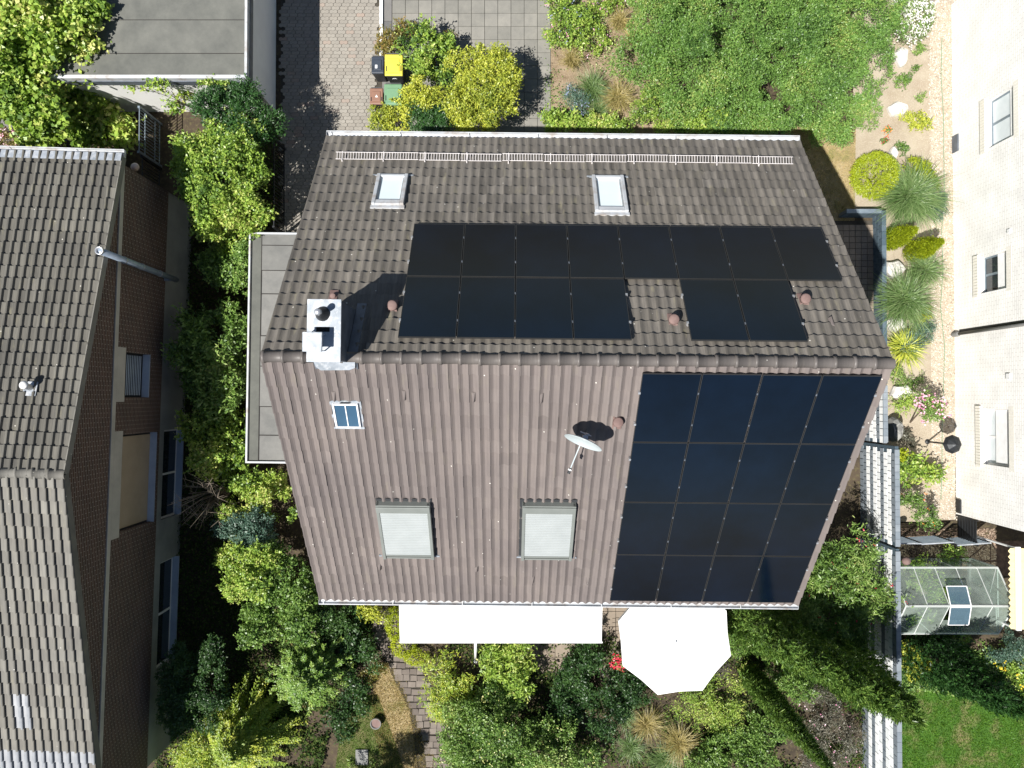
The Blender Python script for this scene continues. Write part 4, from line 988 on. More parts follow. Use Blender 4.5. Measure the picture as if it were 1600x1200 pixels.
# ------------------------------------------------------------------ lamp post, fences, greenhouse, yellow awning, pot
lb = at(1449, 690); lt = at(1493, 697, 1.62)
gl = empty('garden_lamp', (lb.x, lb.y, 0), 0, 'dark garden lamp post with octagonal hood by the gravel strip', 'lamp post')
MB().tube([(0, 0, 0), (0, 0, 1.45)], .028, 8).build('post', M['darkmetal'], gl)
MB().lathe([(.30, 1.44), (.22, 1.54), (.10, 1.62), (.02, 1.66)], n=8).build('hood', M['darkmetal'], gl)
MB().lathe([(.07, 1.25), (.14, 1.42), (.06, 1.44)], n=8).build('lantern', M['curtain'], gl)
MB().lathe([(.09, 0), (.08, .03), (.03, .06)], n=12).build('foot', M['darkmetal'], gl)
def railing(p0, p1, h, nb, label, mat, group=None, name='fence', r=.012, rails=(0.1, 1.0), posts=2):
    p0, p1 = Vector(p0), Vector(p1); o = empty(name, (p0 + p1) / 2, 0, label, name.replace('_', ' '), group)
    a, b = p0 - (p0 + p1) / 2, p1 - (p0 + p1) / 2
    for q in rails: MB().tube([a + Vector((0, 0, h * q)), b + Vector((0, 0, h * q))], r * 1.6, 6).build('rail', mat, o)
    me = MB().tube([(0, 0, h * rails[0]), (0, 0, h * rails[-1])], r, 6).mesh('bar', mat)
    for i in range(nb): link('bar', me, o, a.lerp(b, (i + .5) / nb))
    pm_ = MB().box(-.035, .035, -.035, .035, 0, h + .06).mesh('post', mat)
    for i in range(posts): link('post', pm_, o, a.lerp(b, i / (posts - 1)))
    return o
f0 = at(218, 168, 1.5); f1 = at(218, 238, 1.5)
railing((f0.x, f0.y, 0), (f0.x, f1.y, 0), 1.5, 14, 'grey metal railing gate between garage and brick house', M['bluemetal'], name='gate', rails=(.08, .3, .75, 1.0))
f2 = at(218, 295, 1.5)
railing((f0.x, f1.y - .08, 0), (f0.x + .02, f2.y, 0), 1.3, 10, 'dark railing beside the globe lamp', M['darkmetal'])
g0, g1 = at(428, 215, 1.2), at(428, 355, 1.2)
railing((g0.x, g0.y, 0), (g1.x, g1.y, 0), 1.2, 26, 'black bar fence along the shaded driveway edge', M['darkmetal'], r=.014)
# slatted mesh fence towards the greenhouse yard
for i, (x0, x1, y0, y1) in enumerate(((1404, 1439, 849, 849), (1439, 1490, 850, 847), (1495, 1548, 852, 848))):
    a, b = at(x0, y0, 1.2), at(x1, y1, 1.2)
    o = empty('slatted_fence', ((a.x + b.x) / 2, (a.y + b.y) / 2, 0), math.atan2(b.y - a.y, b.x - a.x), ['narrow grey fence panel beside the striped wall', 'middle grey fence panel above the greenhouse', 'grey fence panel meeting the corner of the white house'][i], 'fence', 'fence panels above the greenhouse')
    L = (b - a).xy.length / 2
    for k in range(9): MB().box(-L, L, -.008, .008, .08 + k * .13, .14 + k * .13).build('slat', M['bluemetal'], o)
    MB().box(-L, L, -.02, .02, 1.2, 1.24).build('top_rail', M['zinc'], o)
    for x in (-L, L): MB().box(x - .02, x + .02, -.03, .03, 0, 1.22).build('post', M['darkmetal'], o)
ga = at(1494, 806); gb = at(1548, 846)
o = empty('gate', ((RX + .0), ry0 - .02, 0), math.radians(-90), 'dark slatted gate at the corner of the white house', 'gate')
for k in range(7): MB().box(0, .8, -.012, .012, .1 + k * .15, .21 + k * .15).build('slat', M['darkmetal'], o)
for x in (0, .78): MB().box(x, x + .04, -.02, .02, 0, 1.2).build('post', M['darkmetal'], o)

gx0, gx1 = at(1405, 887, 1.5)[0] - .2, at(1559, 887, 1.5)[0]
gyn, gys = at(1480, 887, 1.5)[1], at(1480, 990, 1.5)[1]; gyr = at(1500, 947, 2.3)[1]
gh = empty('greenhouse', ((gx0 + gx1) / 2, gyr, 0), 0, 'glass greenhouse with white frame and two open roof vents', 'greenhouse')
X_ = (gx1 - gx0) / 2; yn, ys_ = gyn - gyr, gys - gyr; ze, zr = 1.5, 2.3; nb = 5
m = MB(); m.box(-X_, X_, ys_, ys_ + .08, 0, .12); m.box(-X_, X_, yn - .08, yn, 0, .12); m.box(-X_, -X_ + .08, ys_ + .08, yn - .08, 0, .12); m.box(X_ - .08, X_, ys_ + .08, yn - .08, 0, .12); m.build('plinth', M['concrete'], gh)
MB().box(-X_ + .08, X_ - .08, -.25, .25, 0.01, .05).build('floor_slab', M['sand'], gh)
def bar(a, b, nm='bar', r=.02): MB().tube([a, b], r, 4).build(nm, M['greenframe'], gh)
bar((-X_, 0, zr), (X_, 0, zr), 'ridge_bar', .035)
for y in (yn, ys_): bar((-X_, y, ze), (X_, y, ze), 'eaves_bar', .03)
for i in range(nb + 1):
    x = -X_ + 2 * X_ * i / nb; r = .028 if i in (0, nb) else .016
    for y in (yn, ys_): bar((x, 0, zr), (x, y, ze), 'rafter', r); bar((x, y, .12), (x, y, ze), 'stud', r)
for sx in (-X_, X_): bar((sx, ys_, ze), (sx, yn, ze), 'tie', .018); bar((sx, 0, .12), (sx, 0, zr), 'stud', .018)
bar((X_ - .55, 0, zr - .03), (X_ - .02, ys_, ze - .03), 'brace', .012); bar((-X_ + .7, ys_ * .6, ze + .2), (-X_ + 1.2, ys_, ze), 'brace', .012); bar((X_ - .05, yn, ze), (X_ - .55, yn * .35, zr - .3), 'brace', .012)
def pane(pts, nm='pane', mat='glass', parent=None):
    n = (Vector(pts[1]) - Vector(pts[0])).cross(Vector(pts[2]) - Vector(pts[0])).normalized() * .004
    m = MB().add(list(pts) + [Vector(p) - n for p in pts], [tuple(range(len(pts))), tuple(reversed(range(len(pts), 2 * len(pts))))]); return m.build(nm, M[mat], parent or gh)
for i in range(nb):
    a, b = -X_ + 2 * X_ * i / nb + .018, -X_ + 2 * X_ * (i + 1) / nb - .018
    for y, sg in ((yn, 1), (ys_, -1)):
        if i == 2:
            pane([(a, y * .5, (zr + ze) / 2), (b, y * .5, (zr + ze) / 2), (b, y * .98, ze + .015), (a, y * .98, ze + .015)])
            v = link('roof_vent', None, gh)
            q = [(a, .03 * sg, zr + .02), (b, .03 * sg, zr + .02), (b, y * .56, zr - .20 if sg > 0 else zr - .12), (a, y * .56, zr - .20 if sg > 0 else zr - .12)]
            pane(q, 'vent_pane', 'ventglass', v)
            for k in range(4): MB().tube([q[k], q[(k + 1) % 4]], .018, 4).build('vent_frame', M['whitepaint'], v)
        else: pane([(a, .02 * sg, zr - .015), (b, .02 * sg, zr - .015), (b, y * .98, ze + .015), (a, y * .98, ze + .015)])
        pane([(a, y, .14), (b, y, .14), (b, y, ze - .03), (a, y, ze - .03)], 'side_pane')
for sx in (-X_, X_): pane([(sx, ys_, .14), (sx, yn, .14), (sx, yn, ze), (sx, 0, zr - .03), (sx, ys_, ze)], 'end_pane')
y0 = at(1590, 858, 2.6); y1 = at(1590, 982, 2.4)
ya = empty('awning', (y0.x + 1.0, (y0.y + y1.y) / 2, 0), 0, 'pale yellow scalloped awning at the right edge', 'awning')
hy_ = (y0.y - y1.y) / 2; xl = y0.x - .12 - (y0.x + 1.0)
m = MB(); n = 14; vs = []
for k in range(n * 2 + 1): vs.append((xl - (.07 if k % 2 else 0), -hy_ + hy_ * 2 * k / (2 * n), 2.45))
nv = len(vs); vs += [(1.2, y, 2.75) for _, y, _ in vs]
m.add(vs, [(k, nv + k, nv + k + 1, k + 1) for k in range(nv - 1)]); m.build('fabric', M['yellowcloth'], ya)
MB().box(xl + .10, xl + .24, -hy_ - .02, hy_ + .05, 2.50, 2.56).build('front_bar', M['whitepaint'], ya)
for y in (-hy_, hy_): MB().tube([(xl + .15, y, 0), (xl + .15, y, 2.5)], .03, 8).build('post', M['whitepaint'], ya)
pp = at(587, 1131, .25)
pt = empty('planter_bowl', (pp.x, pp.y, 0), 0, 'round brown planter bowl with pale rim on the grass', 'planter')
MB().lathe([(.11, 0), (.15, .12), (.175, .24), (.18, .27), (.155, .27), (.15, .22)], n=24).build('bowl', M['concrete'], pt, smooth=True)
MB().lathe([(.15, .20), (.15, .225), (.01, .23)], n=24).build('soil', M['terracotta'], pt)
fs_ = at(566, 1182)
tag(MB().box(-.42 / 2, .2, -.25, .25, 0, .06).build('stone_slab', M['concrete'], None, (fs_.x, fs_.y, .006), bevel=.008), 'square concrete slab lying in the shaded grass', 'slab')
pp = at(1404, 872, 1.9)
tag(MB().lathe([(.02, 1.72), (.10, 1.76), (.125, 1.85), (.10, 1.94), (.02, 1.98)], n=16).build('ball_finial', M['terracotta'], None, (at(1404, 872, 1.9).x + .02, pp.y, .46), smooth=True), 'terracotta ball on top of the long striped wall', 'ornament')

# rocks in the sand bed
def rock(px, py, rx, ry, h, label, mat='rock'):
    p = at(px, py); m = MB(); n = 11; vs = []; fs = []
    rr = [rng.uniform(.8, 1.15) for _ in range(n)]
    for (s, z) in ((1.0, 0), (1.03, h * .45), (.86, h * .85), (.45, h)):
        for k in range(n):
            t = 6.283 * k / n; vs.append((rx * rr[k] * s * math.cos(t) * rng.uniform(.95, 1.05), ry * rr[k] * s * math.sin(t) * rng.uniform(.95, 1.05), z * rng.uniform(.9, 1.1)))
    for i in range(3):
        for k in range(n): fs.append((i * n + k, i * n + (k + 1) % n, (i + 1) * n + (k + 1) % n, (i + 1) * n + k))
    fs.append(tuple(range(3 * n, 4 * n)))
    tag(m.add(vs, fs).build('rock', M[mat], None, (p.x, p.y, .004), bevel=.02), label, 'rock', 'rocks in the sand bed')
rock(1405, 91, .22, .32, .3, 'white rock at the right edge of the large green shrub')
rock(1401, 173, .32, .26, .28, 'white rock lying alone in the sand bed')
rock(1393, 242, .16, .22, .25, 'white rock peeping out beside the lime ball shrub')
rock(1391, 423, .34, .32, .4, 'big white rock between lime conifers and drooping grass')
rock(1397, 505, .30, .30, .35, 'white rock below the drooping grass clump')
rock(1406, 613, .36, .26, .3, 'flat white rock crossed by a plant shadow')
rock(1389, 668, .22, .42, .7, 'grey upright rock behind the short striped wall', 'rockgrey')
rock(1398, 668, .12, .18, .2, 'small white rock beside the grey upright rock')
hs = [at(1471, y) for y in range(60, 800, 60)]
tag(MB().tube([(p.x + rng.normal(0, .05), p.y, .055) for p in hs], .009, 5).build('garden_hose', M['bingreen']), 'thin pale green hose lying along the gravel strip', 'hose')

# ------------------------------------------------------------------ vegetation
def nz(v): return v / np.maximum(np.linalg.norm(v, axis=1, keepdims=True), 1e-6)
def leaf_object(name, parent, P, D, N, Ls, Ws, r, mat, fold=.25, org=None):
    """every leaf is one folded four-cornered blade"""
    n = len(P); S = nz(np.cross(N, D)); N = np.cross(D, S)
    Ls = Ls[:, None]; Ws = Ws[:, None]
    V = np.empty((n, 4, 3)); 
    V[:, 0] = P - D * Ls * .5; V[:, 2] = P + D * Ls * .5 - N * Ls * .06
    V[:, 1] = P + S * Ws * .5 + N * Ws * fold; V[:, 3] = P - S * Ws * .5 + N * Ws * fold
    if org is not None: V -= np.asarray(org)
    me = bpy.data.meshes.new(name); me.vertices.add(4 * n); me.vertices.foreach_set('co', V.astype(np.float32).ravel())
    me.loops.add(4 * n); me.loops.foreach_set('vertex_index', np.arange(4 * n, dtype=np.int32))
    me.polygons.add(n); me.polygons.foreach_set('loop_start', np.arange(0, 4 * n, 4, dtype=np.int32))
    me.update(calc_edges=True); me.materials.append(mat); rnd_attr(me, np.clip(r, 0, 1))
    return link(name, me, parent)
def lump(d, seed):
    g = np.random.default_rng(seed); o = np.zeros(len(d))
    for k in range(5):
        w = g.normal(0, 1, 3) * (2.2 + 1.3 * k); o += np.sin(d @ w + g.uniform(0, 6.28)) / (1.3 + k)
    return o / 2.0
SEED = [100]
def sublobes(blobs, g, ext=1.0):
    out = []
    for (x, y, z, rx, ry, rz) in blobs:
        out.append((x, y, z - rz * .05, rx * .70, ry * .70, rz * .76))
        n = int(min(22, 8 + 9 * rx * ry))
        for _ in range(n):
            d = g.normal(0, 1, 3); d[2] = abs(d[2]) * .9 - .2; d /= np.linalg.norm(d); s = g.uniform(.16, .44)
            q = g.uniform(.6, 1.04) * ext
            out.append((x + d[0] * rx * q, y + d[1] * ry * q, max(z + d[2] * rz * q, .12), rx * s * g.uniform(.7, 1.35), ry * s * g.uniform(.7, 1.35), rz * s * g.uniform(.7, 1.35)))
    return out
def blob_clusters(blobs, dens, rough=.22, low=-.25, depth=.35, holes=.0):
    SEED[0] += 1; g = np.random.default_rng(SEED[0]); C = []; O = []
    if rough > .15: blobs = sublobes(blobs, g)
    BA = np.array(blobs)
    for bi, (x, y, z, rx, ry, rz) in enumerate(blobs):
        area = 4 * math.pi * ((rx * ry) ** 1.6 / 3 + (rx * rz) ** 1.6 / 3 + (ry * rz) ** 1.6 / 3) ** (1 / 1.6)
        m = int(dens * area) + 1; d = nz(g.normal(0, 1, (m, 3))); d = d[d[:, 2] > low]
        s = (1 + rough * lump(d, SEED[0] * 31 + bi)) * (1 - depth * g.random(len(d)) ** 2.2)
        p = d * s[:, None] * [rx, ry, rz] + [x, y, z]
        keep = p[:, 2] > .05
        near = np.where((np.abs(BA[:, 0] - x) < BA[:, 3] + rx) & (np.abs(BA[:, 1] - y) < BA[:, 4] + ry) & (np.arange(len(BA)) != bi))[0]
        for bj in near:
            q = (p - BA[bj, :3]) / BA[bj, 3:]; keep &= ~((q ** 2).sum(1) < .5)
        C.append(p[keep]); O.append(nz(d[keep] / [rx, ry, rz]))
    C = np.concatenate(C); O = np.concatenate(O)
    if holes:
        v = sum(np.sin(C @ nz(g.normal(0, 1, (1, 3)))[0] * g.uniform(3, 9) + g.uniform(0, 6.28)) for _ in range(14)) / 3.7 + g.normal(0, .15, len(C)); k = v > np.quantile(v, holes); C, O = C[k], O[k]
    return C, O, g
def broad(parent, blobs, mat, L, Wd, dens, k, cr, org, name='crown', rough=.22, upb=.55, depth=.45, low=-.25, holes=.16, shoots=.16):
    C, O, g = blob_clusters(blobs, dens, rough, low, depth, holes if rough > .15 else 0)
    cb = g.random(len(C)); big = sum(np.sin(C @ nz(g.normal(0, 1, (1, 3)))[0] * g.uniform(1.5, 5) + g.uniform(0, 6.28)) for _ in range(10)) / 3.2 * .20
    n = len(C) * k; P = np.repeat(C, k, 0) + g.normal(0, cr, (n, 3)) * [1, 1, .7]; Ok = np.repeat(O, k, 0)
    D = nz(Ok * .45 + g.normal(0, .75, (n, 3)) + [0, 0, .05])
    N = nz(Ok * .5 + np.array([0, 0, upb]) + g.normal(0, .52, (n, 3)))
    r = np.repeat(cb * .40 + big, k) + g.random(n) * .5 + .09
    Ls = L * g.uniform(.5, 1.3, n) * np.repeat(g.uniform(.7, 1.2, len(C)), k); Ws = Wd * g.uniform(.6, 1.2, n) * (Ls / L) ** .5
    if rough > .15 and shoots:
        # leafy shoots standing out of the surface
        pick = g.random(len(C)) < shoots; c2, o2 = C[pick], O[pick]; m = len(c2); q = 7
        A = nz(o2 * .7 + np.array([0, 0, .5]) + g.normal(0, .45, (m, 3))); ln = g.uniform(1.2, 3.4, m) * L
        t = np.tile(np.linspace(.15, 1, q), m); Ak = np.repeat(A, q, 0)
        p2 = np.repeat(c2, q, 0) + Ak * (t * np.repeat(ln, q))[:, None]; p2[:, 2] -= .25 * np.repeat(ln, q) * t ** 2
        sd = nz(np.cross(Ak, g.normal(0, 1, (m * q, 3)))); d2 = nz(Ak * .6 + sd * .8); n2 = nz(np.array([0, 0, .9]) + g.normal(0, .4, (m * q, 3)))
        P = np.concatenate([P, p2 + d2 * L * .3]); D = np.concatenate([D, d2]); N = np.concatenate([N, n2])
        r = np.concatenate([r, np.repeat(g.random(m) * .4, q) + g.random(m * q) * .3 + .3])
        Ls = np.concatenate([Ls, L * g.uniform(.6, 1.0, m * q)]); Ws = np.concatenate([Ws, Wd * g.uniform(.6, 1.0, m * q)])
    keep = P[:, 2] > .02
    return leaf_object(name, parent, P[keep], D[keep], N[keep], Ls[keep], Ws[keep], r[keep], mat, org=org)
def feather(parent, blobs, mat, L, Wd, dens, k, org, droop=.25, name='crown', cr=.05, rough=.3, upd=.2, depth=.5):
    """sprays of narrow blades fanning outwards"""
    C, O, g = blob_clusters(blobs, dens, rough, -.2, depth, .12 if rough > .15 else 0)
    m = len(C); cb = g.random(m); A = nz(O + np.array([0, 0, upd]) + g.normal(0, .35, (m, 3)))
    n = m * k; t = np.tile(np.linspace(0, 1, k), m)
    Ak = np.repeat(A, k, 0); Sd = nz(np.cross(Ak, g.normal(0, 1, (n, 3))))
    P = np.repeat(C, k, 0) + Ak * (t * L * 2.2)[:, None] + g.normal(0, cr, (n, 3)); P[:, 2] -= droop * L * 2 * t ** 2
    D = nz(Ak * .8 + Sd * .75 + np.array([0, 0, -droop])); N = nz(np.array([0, 0, 1.0]) + g.normal(0, .35, (n, 3)) + np.repeat(O, k, 0) * .4)
    r = np.repeat(cb * .5, k) + g.random(n) * .35 + t * .2
    keep = P[:, 2] > .03
    return leaf_object(name, parent, P[keep], D[keep], N[keep], (L * g.uniform(.6, 1.2, n))[keep], (Wd * g.uniform(.7, 1.2, n))[keep], r[keep], mat, org=org)
def limbs(parent, base, blobs, r0, org, mat='bark', name='trunk'):
    m = MB(); b = Vector(base); c = Vector((sum(q[0] for q in blobs) / len(blobs), sum(q[1] for q in blobs) / len(blobs), sum(q[2] for q in blobs) / len(blobs)))
    o = Vector(org); mid = b.lerp(c, .55) + Vector((rng.normal(0, .05), rng.normal(0, .05), 0))
    m.tube([b - o, mid - o, c - o], [r0, r0 * .75, r0 * .45], 7)
    for q in blobs:
        e = Vector(q[:3]); m.tube([mid - o, mid.lerp(e, .55) + Vector((0, 0, .08)) - o, e + Vector((0, 0, q[5] * .4)) - o], [r0 * .5, r0 * .32, r0 * .1], 5)
        for _ in range(3):
            d = Vector(rng.normal(0, 1, 3)).normalized(); d.z = abs(d.z) * .6
            m.tube([e - o, e + Vector((d.x * q[3], d.y * q[4], d.z * q[5])) * .8 - o], [r0 * .18, r0 * .05], 4)
    return m.build(name, M[mat], parent)
def B(px, py, rpx, ztop, sq=.8, rpy=None):
    """a lobe seen at pixel (px, py) with pixel radius rpx whose top is ztop metres above ground"""
    r = rpx * (H - ztop * .8) / F; ry = (rpy or rpx) * (H - ztop * .8) / F
    rz = min(sq * (r + ry) / 2, ztop * .62); zc = ztop - rz; p = at(px, py, ztop - rz * .6)
    return (p.x, p.y, zc, r, ry, rz)
def plant(name, label, cat, kind, blobs_, colr, L, Wd, dens, k=6, cr=.06, group=None, trunk=.05, base=None, parts=('trunk', 'crown'), extra=None, **kw):
    bs = [B(b[0] + rng.normal(0, b[2] * .06), b[1] + rng.normal(0, b[2] * .06), b[2] * rng.uniform(.85, 1.1), b[3] * rng.uniform(.76, 1.14), *b[4:]) if kw.get('rough', .22) > .15 else B(*b) for b in blobs_]
    x = sum(b[0] for b in bs) / len(bs); y = sum(b[1] for b in bs) / len(bs)
    if base: p = at(*base); x, y = p.x, p.y
    o = empty(name, (x, y, 0), 0, label, cat, group); org = (x, y, 0)
    if trunk: limbs(o, (x, y, 0), bs, trunk, org)
    if kind == 'broad': broad(o, bs, LM[colr], L, Wd, dens, k, cr, org, name=parts[1], **kw)
    else: feather(o, bs, LM[colr], L, Wd, dens, k, org, name=parts[1], cr=cr, **kw)
    if extra:
        for (nm, mt, d2, sz, kk) in extra:
            C, O, g = blob_clusters(bs, d2, .22, .1, .08); C = C + O * .05
            n = len(C) * kk; P = np.repeat(C, kk, 0) + g.normal(0, sz * .55, (n, 3))
            N = nz(np.array([0, 0, 1.0]) + np.repeat(O, kk, 0) * .6 + g.normal(0, .3, (n, 3))); D = nz(g.normal(0, 1, (n, 3)) * [1, 1, .3])
            tag(leaf_object(nm, o, P, D, N, np.full(n, sz), np.full(n, sz * .85), g.random(n), M[mt], org=org), kind='stuff')
    return o
def tussock(label, px, py, rpx, ztop, nb, colr, cat='grass', wd=.012, group=None, name='grass_tuft', spread=1.0, seg=4, lean=(0, 0)):
    p = at(px, py, ztop * .35); r = rpx * (H - ztop) / F * spread
    SEED[0] += 1; g = np.random.default_rng(SEED[0])
    o = empty(name, (p.x, p.y, 0), 0, label, cat, group)
    a = g.uniform(0, 2 * math.pi, nb); R = r * np.sqrt(g.random(nb)) * g.uniform(.8, 1.25, nb); hgt = ztop * g.uniform(.6, 1.1, nb)
    dx, dy = np.cos(a), np.sin(a); b0 = g.normal(0, r * .10, (nb, 2)); sx, sy = -dy, dx
    t = np.linspace(0, 1, seg + 1); V = np.empty((nb, seg + 1, 2, 3))
    tw = g.uniform(-.5, .5, nb)
    for i, tt in enumerate(t):
        cx = b0[:, 0] + dx * R * tt ** 1.4 + lean[0] * tt; cy = b0[:, 1] + dy * R * tt ** 1.4 + lean[1] * tt
        cz = hgt * (1.55 * tt - .95 * tt ** 2.2) + .01; wv = wd * (1 - tt) ** .6 * g.uniform(.8, 1.2) + .001
        for sgn, q in ((-1, 0), (1, 1)):
            V[:, i, q, 0] = cx + sgn * sx * wv / 2; V[:, i, q, 1] = cy + sgn * sy * wv / 2; V[:, i, q, 2] = cz + sgn * tw * wv / 2
    n = nb * (seg + 1) * 2; idx = np.arange(n).reshape(nb, seg + 1, 2)
    Fq = np.stack([idx[:, :-1, 0], idx[:, :-1, 1], idx[:, 1:, 1], idx[:, 1:, 0]], -1).reshape(-1, 4)
    me = bpy.data.meshes.new('blades'); me.vertices.add(n); me.vertices.foreach_set('co', V.astype(np.float32).ravel())
    me.loops.add(Fq.size); me.loops.foreach_set('vertex_index', Fq.astype(np.int32).ravel())
    me.polygons.add(len(Fq)); me.polygons.foreach_set('loop_start', np.arange(0, Fq.size, 4, dtype=np.int32))
    me.update(calc_edges=True); me.materials.append(LM[colr]); rnd_attr(me, np.repeat(g.random(nb), seg))
    link('blades', me, o); return o
def column_tree(label, base, top, hgt, r, colr, dens=260, L=.16, Wd=.035, name='cypress_tree', group=None, k=6, lum=.25, z0=.25, shape=.5):
    """tall narrow conifer standing at a ground pixel"""
    p = at(*base); SEED[0] += 1; g = np.random.default_rng(SEED[0])
    o = empty(name, (p.x, p.y, 0), 0, label, 'tree', group)
    m = int(dens * 2 * math.pi * r * hgt * .75); t = g.random(m) ** .9; a = g.uniform(0, 2 * math.pi, m)
    prof = r * np.clip(1.15 - t ** 1.6 * 1.1, .03, 1) * np.clip(t * 6 + .55, 0, 1)
    d = np.stack([np.cos(a), np.sin(a), np.full(m, .25)], 1)
    ll = 1 + lum * lump(np.stack([np.cos(a) * 1.2, np.sin(a) * 1.2, t * hgt * .9], 1), SEED[0]) 
    R = prof * ll * (1 - .45 * g.random(m) ** 2) * (1 + (g.random(m) < .12) * g.uniform(.05, .3, m) * (lum > .2))
    C = np.stack([np.cos(a) * R, np.sin(a) * R, z0 + t * (hgt - z0)], 1)
    if lum > .2:                                   # plumes: elongated tufts with gaps between them
        sel = g.random(m) < .36; C = C[sel]; d = d[sel]; m = len(C); k = 15
        A = nz(nz(d) * .5 + np.array([0, 0, 1.0]) + g.normal(0, .18, (m, 3))); ln = g.uniform(.25, .55, m)
        n = m * k; t2 = np.tile(np.linspace(0, 1, k), m); Ak = np.repeat(A, k, 0); O = np.repeat(nz(d), k, 0)
        P = np.repeat(C, k, 0) + Ak * (t2 * np.repeat(ln, k))[:, None] + g.normal(0, 1, (n, 3)) * (.075 * (1.1 - t2))[:, None]
        D = nz(Ak + g.normal(0, .4, (n, 3))); N = nz(O + np.array([0, 0, .4]) + g.normal(0, .45, (n, 3)))
    else:
        n = m * k; P = np.repeat(C, k, 0) + g.normal(0, .035, (n, 3)); O = np.repeat(nz(d), k, 0)
        D = nz(O * .55 + np.array([0, 0, .75]) + g.normal(0, .35, (n, 3))); N = nz(O + np.array([0, 0, .5]) + g.normal(0, .4, (n, 3)))
    rr = np.repeat(g.random(m) * .5, k) + g.random(n) * .5
    MB().tube([(0, 0, 0), (0, 0, hgt * .5), (0, 0, hgt * .92)], [.09, .06, .015], 7).build('trunk', M['bark'], o)
    leaf_object('crown', o, P, D, N, L * g.uniform(.6, 1.2, n), Wd * g.uniform(.7, 1.2, n), rr, LM[colr]); return o
def whorl_tree(name, label, base, hgt, r, colr, nlev=11, nbr=9, L=.10, Wd=.022, droop=.25, up=.1, tw=16, z0=.35, group=None):
    """conifer with whorls of arching branches feathered on both sides"""
    p = at(*base); SEED[0] += 1; g = np.random.default_rng(SEED[0]); o = empty(name, (p.x, p.y, 0), 0, label, 'tree', group)
    MB().tube([(0, 0, 0), (0, 0, hgt * .5), (0, 0, hgt * .97)], [.08, .05, .01], 7).build('trunk', M['bark'], o)
    P = []; D = []; N = []; Ls = []; R = []; bm = MB()
    for lv in range(nlev):
        f = lv / (nlev - 1); zz = z0 + (hgt - z0) * f ** .9; rr = r * (1 - f) ** .8 + .12
        for b in range(nbr):
            a = 6.283 * (b + g.uniform(-.35, .35)) / nbr + lv * 1.7; l = rr * g.uniform(.65, 1.15); cb = g.random() * .4
            d = np.array([math.cos(a), math.sin(a), 0]); sd = np.array([-d[1], d[0], 0]); pts = []
            for t in np.linspace(.12, 1, tw):
                c = d * l * t + np.array([0, 0, zz + up * l * t * 2 - droop * l * t * t * 2.2]) + sd * l * .12 * math.sin(t * 3 + b)
                pts.append(c); wlen = L * 2.4 * (1.1 - t * .8)
                for sg in (-1, 1):
                    for q in range(5):
                        u = (q + .5) / 5; e = nz((d * .75 + sd * sg + np.array([0, 0, -.25]) + g.normal(0, .25, 3))[None])[0]
                        P.append(c + e * wlen * u + g.normal(0, .015, 3)); D.append(nz((e + d * .5 + g.normal(0, .35, 3))[None])[0]); N.append(np.array([0, 0, 1.0]) + g.normal(0, .35, 3)); Ls.append(L * g.uniform(.6, 1.2)); R.append(cb + g.random() * .35 + t * .25)
            bm.tube([Vector(pts[0] * [.2, .2, 1]), Vector(pts[tw // 2]), Vector(pts[-1])], [.014, .008, .003], 4)
    bm.build('branches', M['bark'], o); n = len(P)
    leaf_object('crown', o, np.array(P), np.array(D), nz(np.array(N)), np.array(Ls), np.full(n, Wd) * g.uniform(.7, 1.3, n), np.array(R), LM[colr]); return o
def scatter(name, label, cat, polypx, n, colr, L, Wd, zmax, z=.01, upb=.9, clump=0, up=False):
    P2 = px_poly(polypx); xs = [p[0] for p in P2]; ys = [p[1] for p in P2]
    SEED[0] += 1; g = np.random.default_rng(SEED[0]); Q = np.empty((0, 2))
    while len(Q) < n:
        c = np.stack([g.uniform(min(xs), max(xs), n * 2), g.uniform(min(ys), max(ys), n * 2)], 1)
        ins = np.zeros(len(c), bool); j = len(P2) - 1
        for i in range(len(P2)):
            xi, yi = P2[i]; xj, yj = P2[j]
            ins ^= ((yi > c[:, 1]) != (yj > c[:, 1])) & (c[:, 0] < (xj - xi) * (c[:, 1] - yi) / (yj - yi + 1e-12) + xi); j = i
        c = c[ins]
        if clump: v = lump(np.concatenate([c * clump, np.zeros((len(c), 1))], 1), SEED[0]); c = c[v + g.normal(0, .25, len(c)) > 0]
        Q = np.concatenate([Q, c])
    Q = Q[:n]; P = np.concatenate([Q, (z + zmax * g.random(n) ** 1.5)[:, None]], 1)
    if up:
        D = nz(g.normal(0, .45, (n, 3)) * [1, 1, .2] + [0, 0, .8]); N = nz(g.normal(0, 1, (n, 3)) + [0, 0, .3]); P[:, 2] = z + L * .35
    else:
        D = nz(g.normal(0, 1, (n, 3)) * [1, 1, .35]); N = nz(np.array([0, 0, upb]) + g.normal(0, .4, (n, 3)))
    o = leaf_object(name, None, P, D, N, L * g.uniform(.6, 1.3, n), Wd * g.uniform(.6, 1.2, n), g.random(n), LM[colr])
    return tag(o, label, cat, kind='stuff')

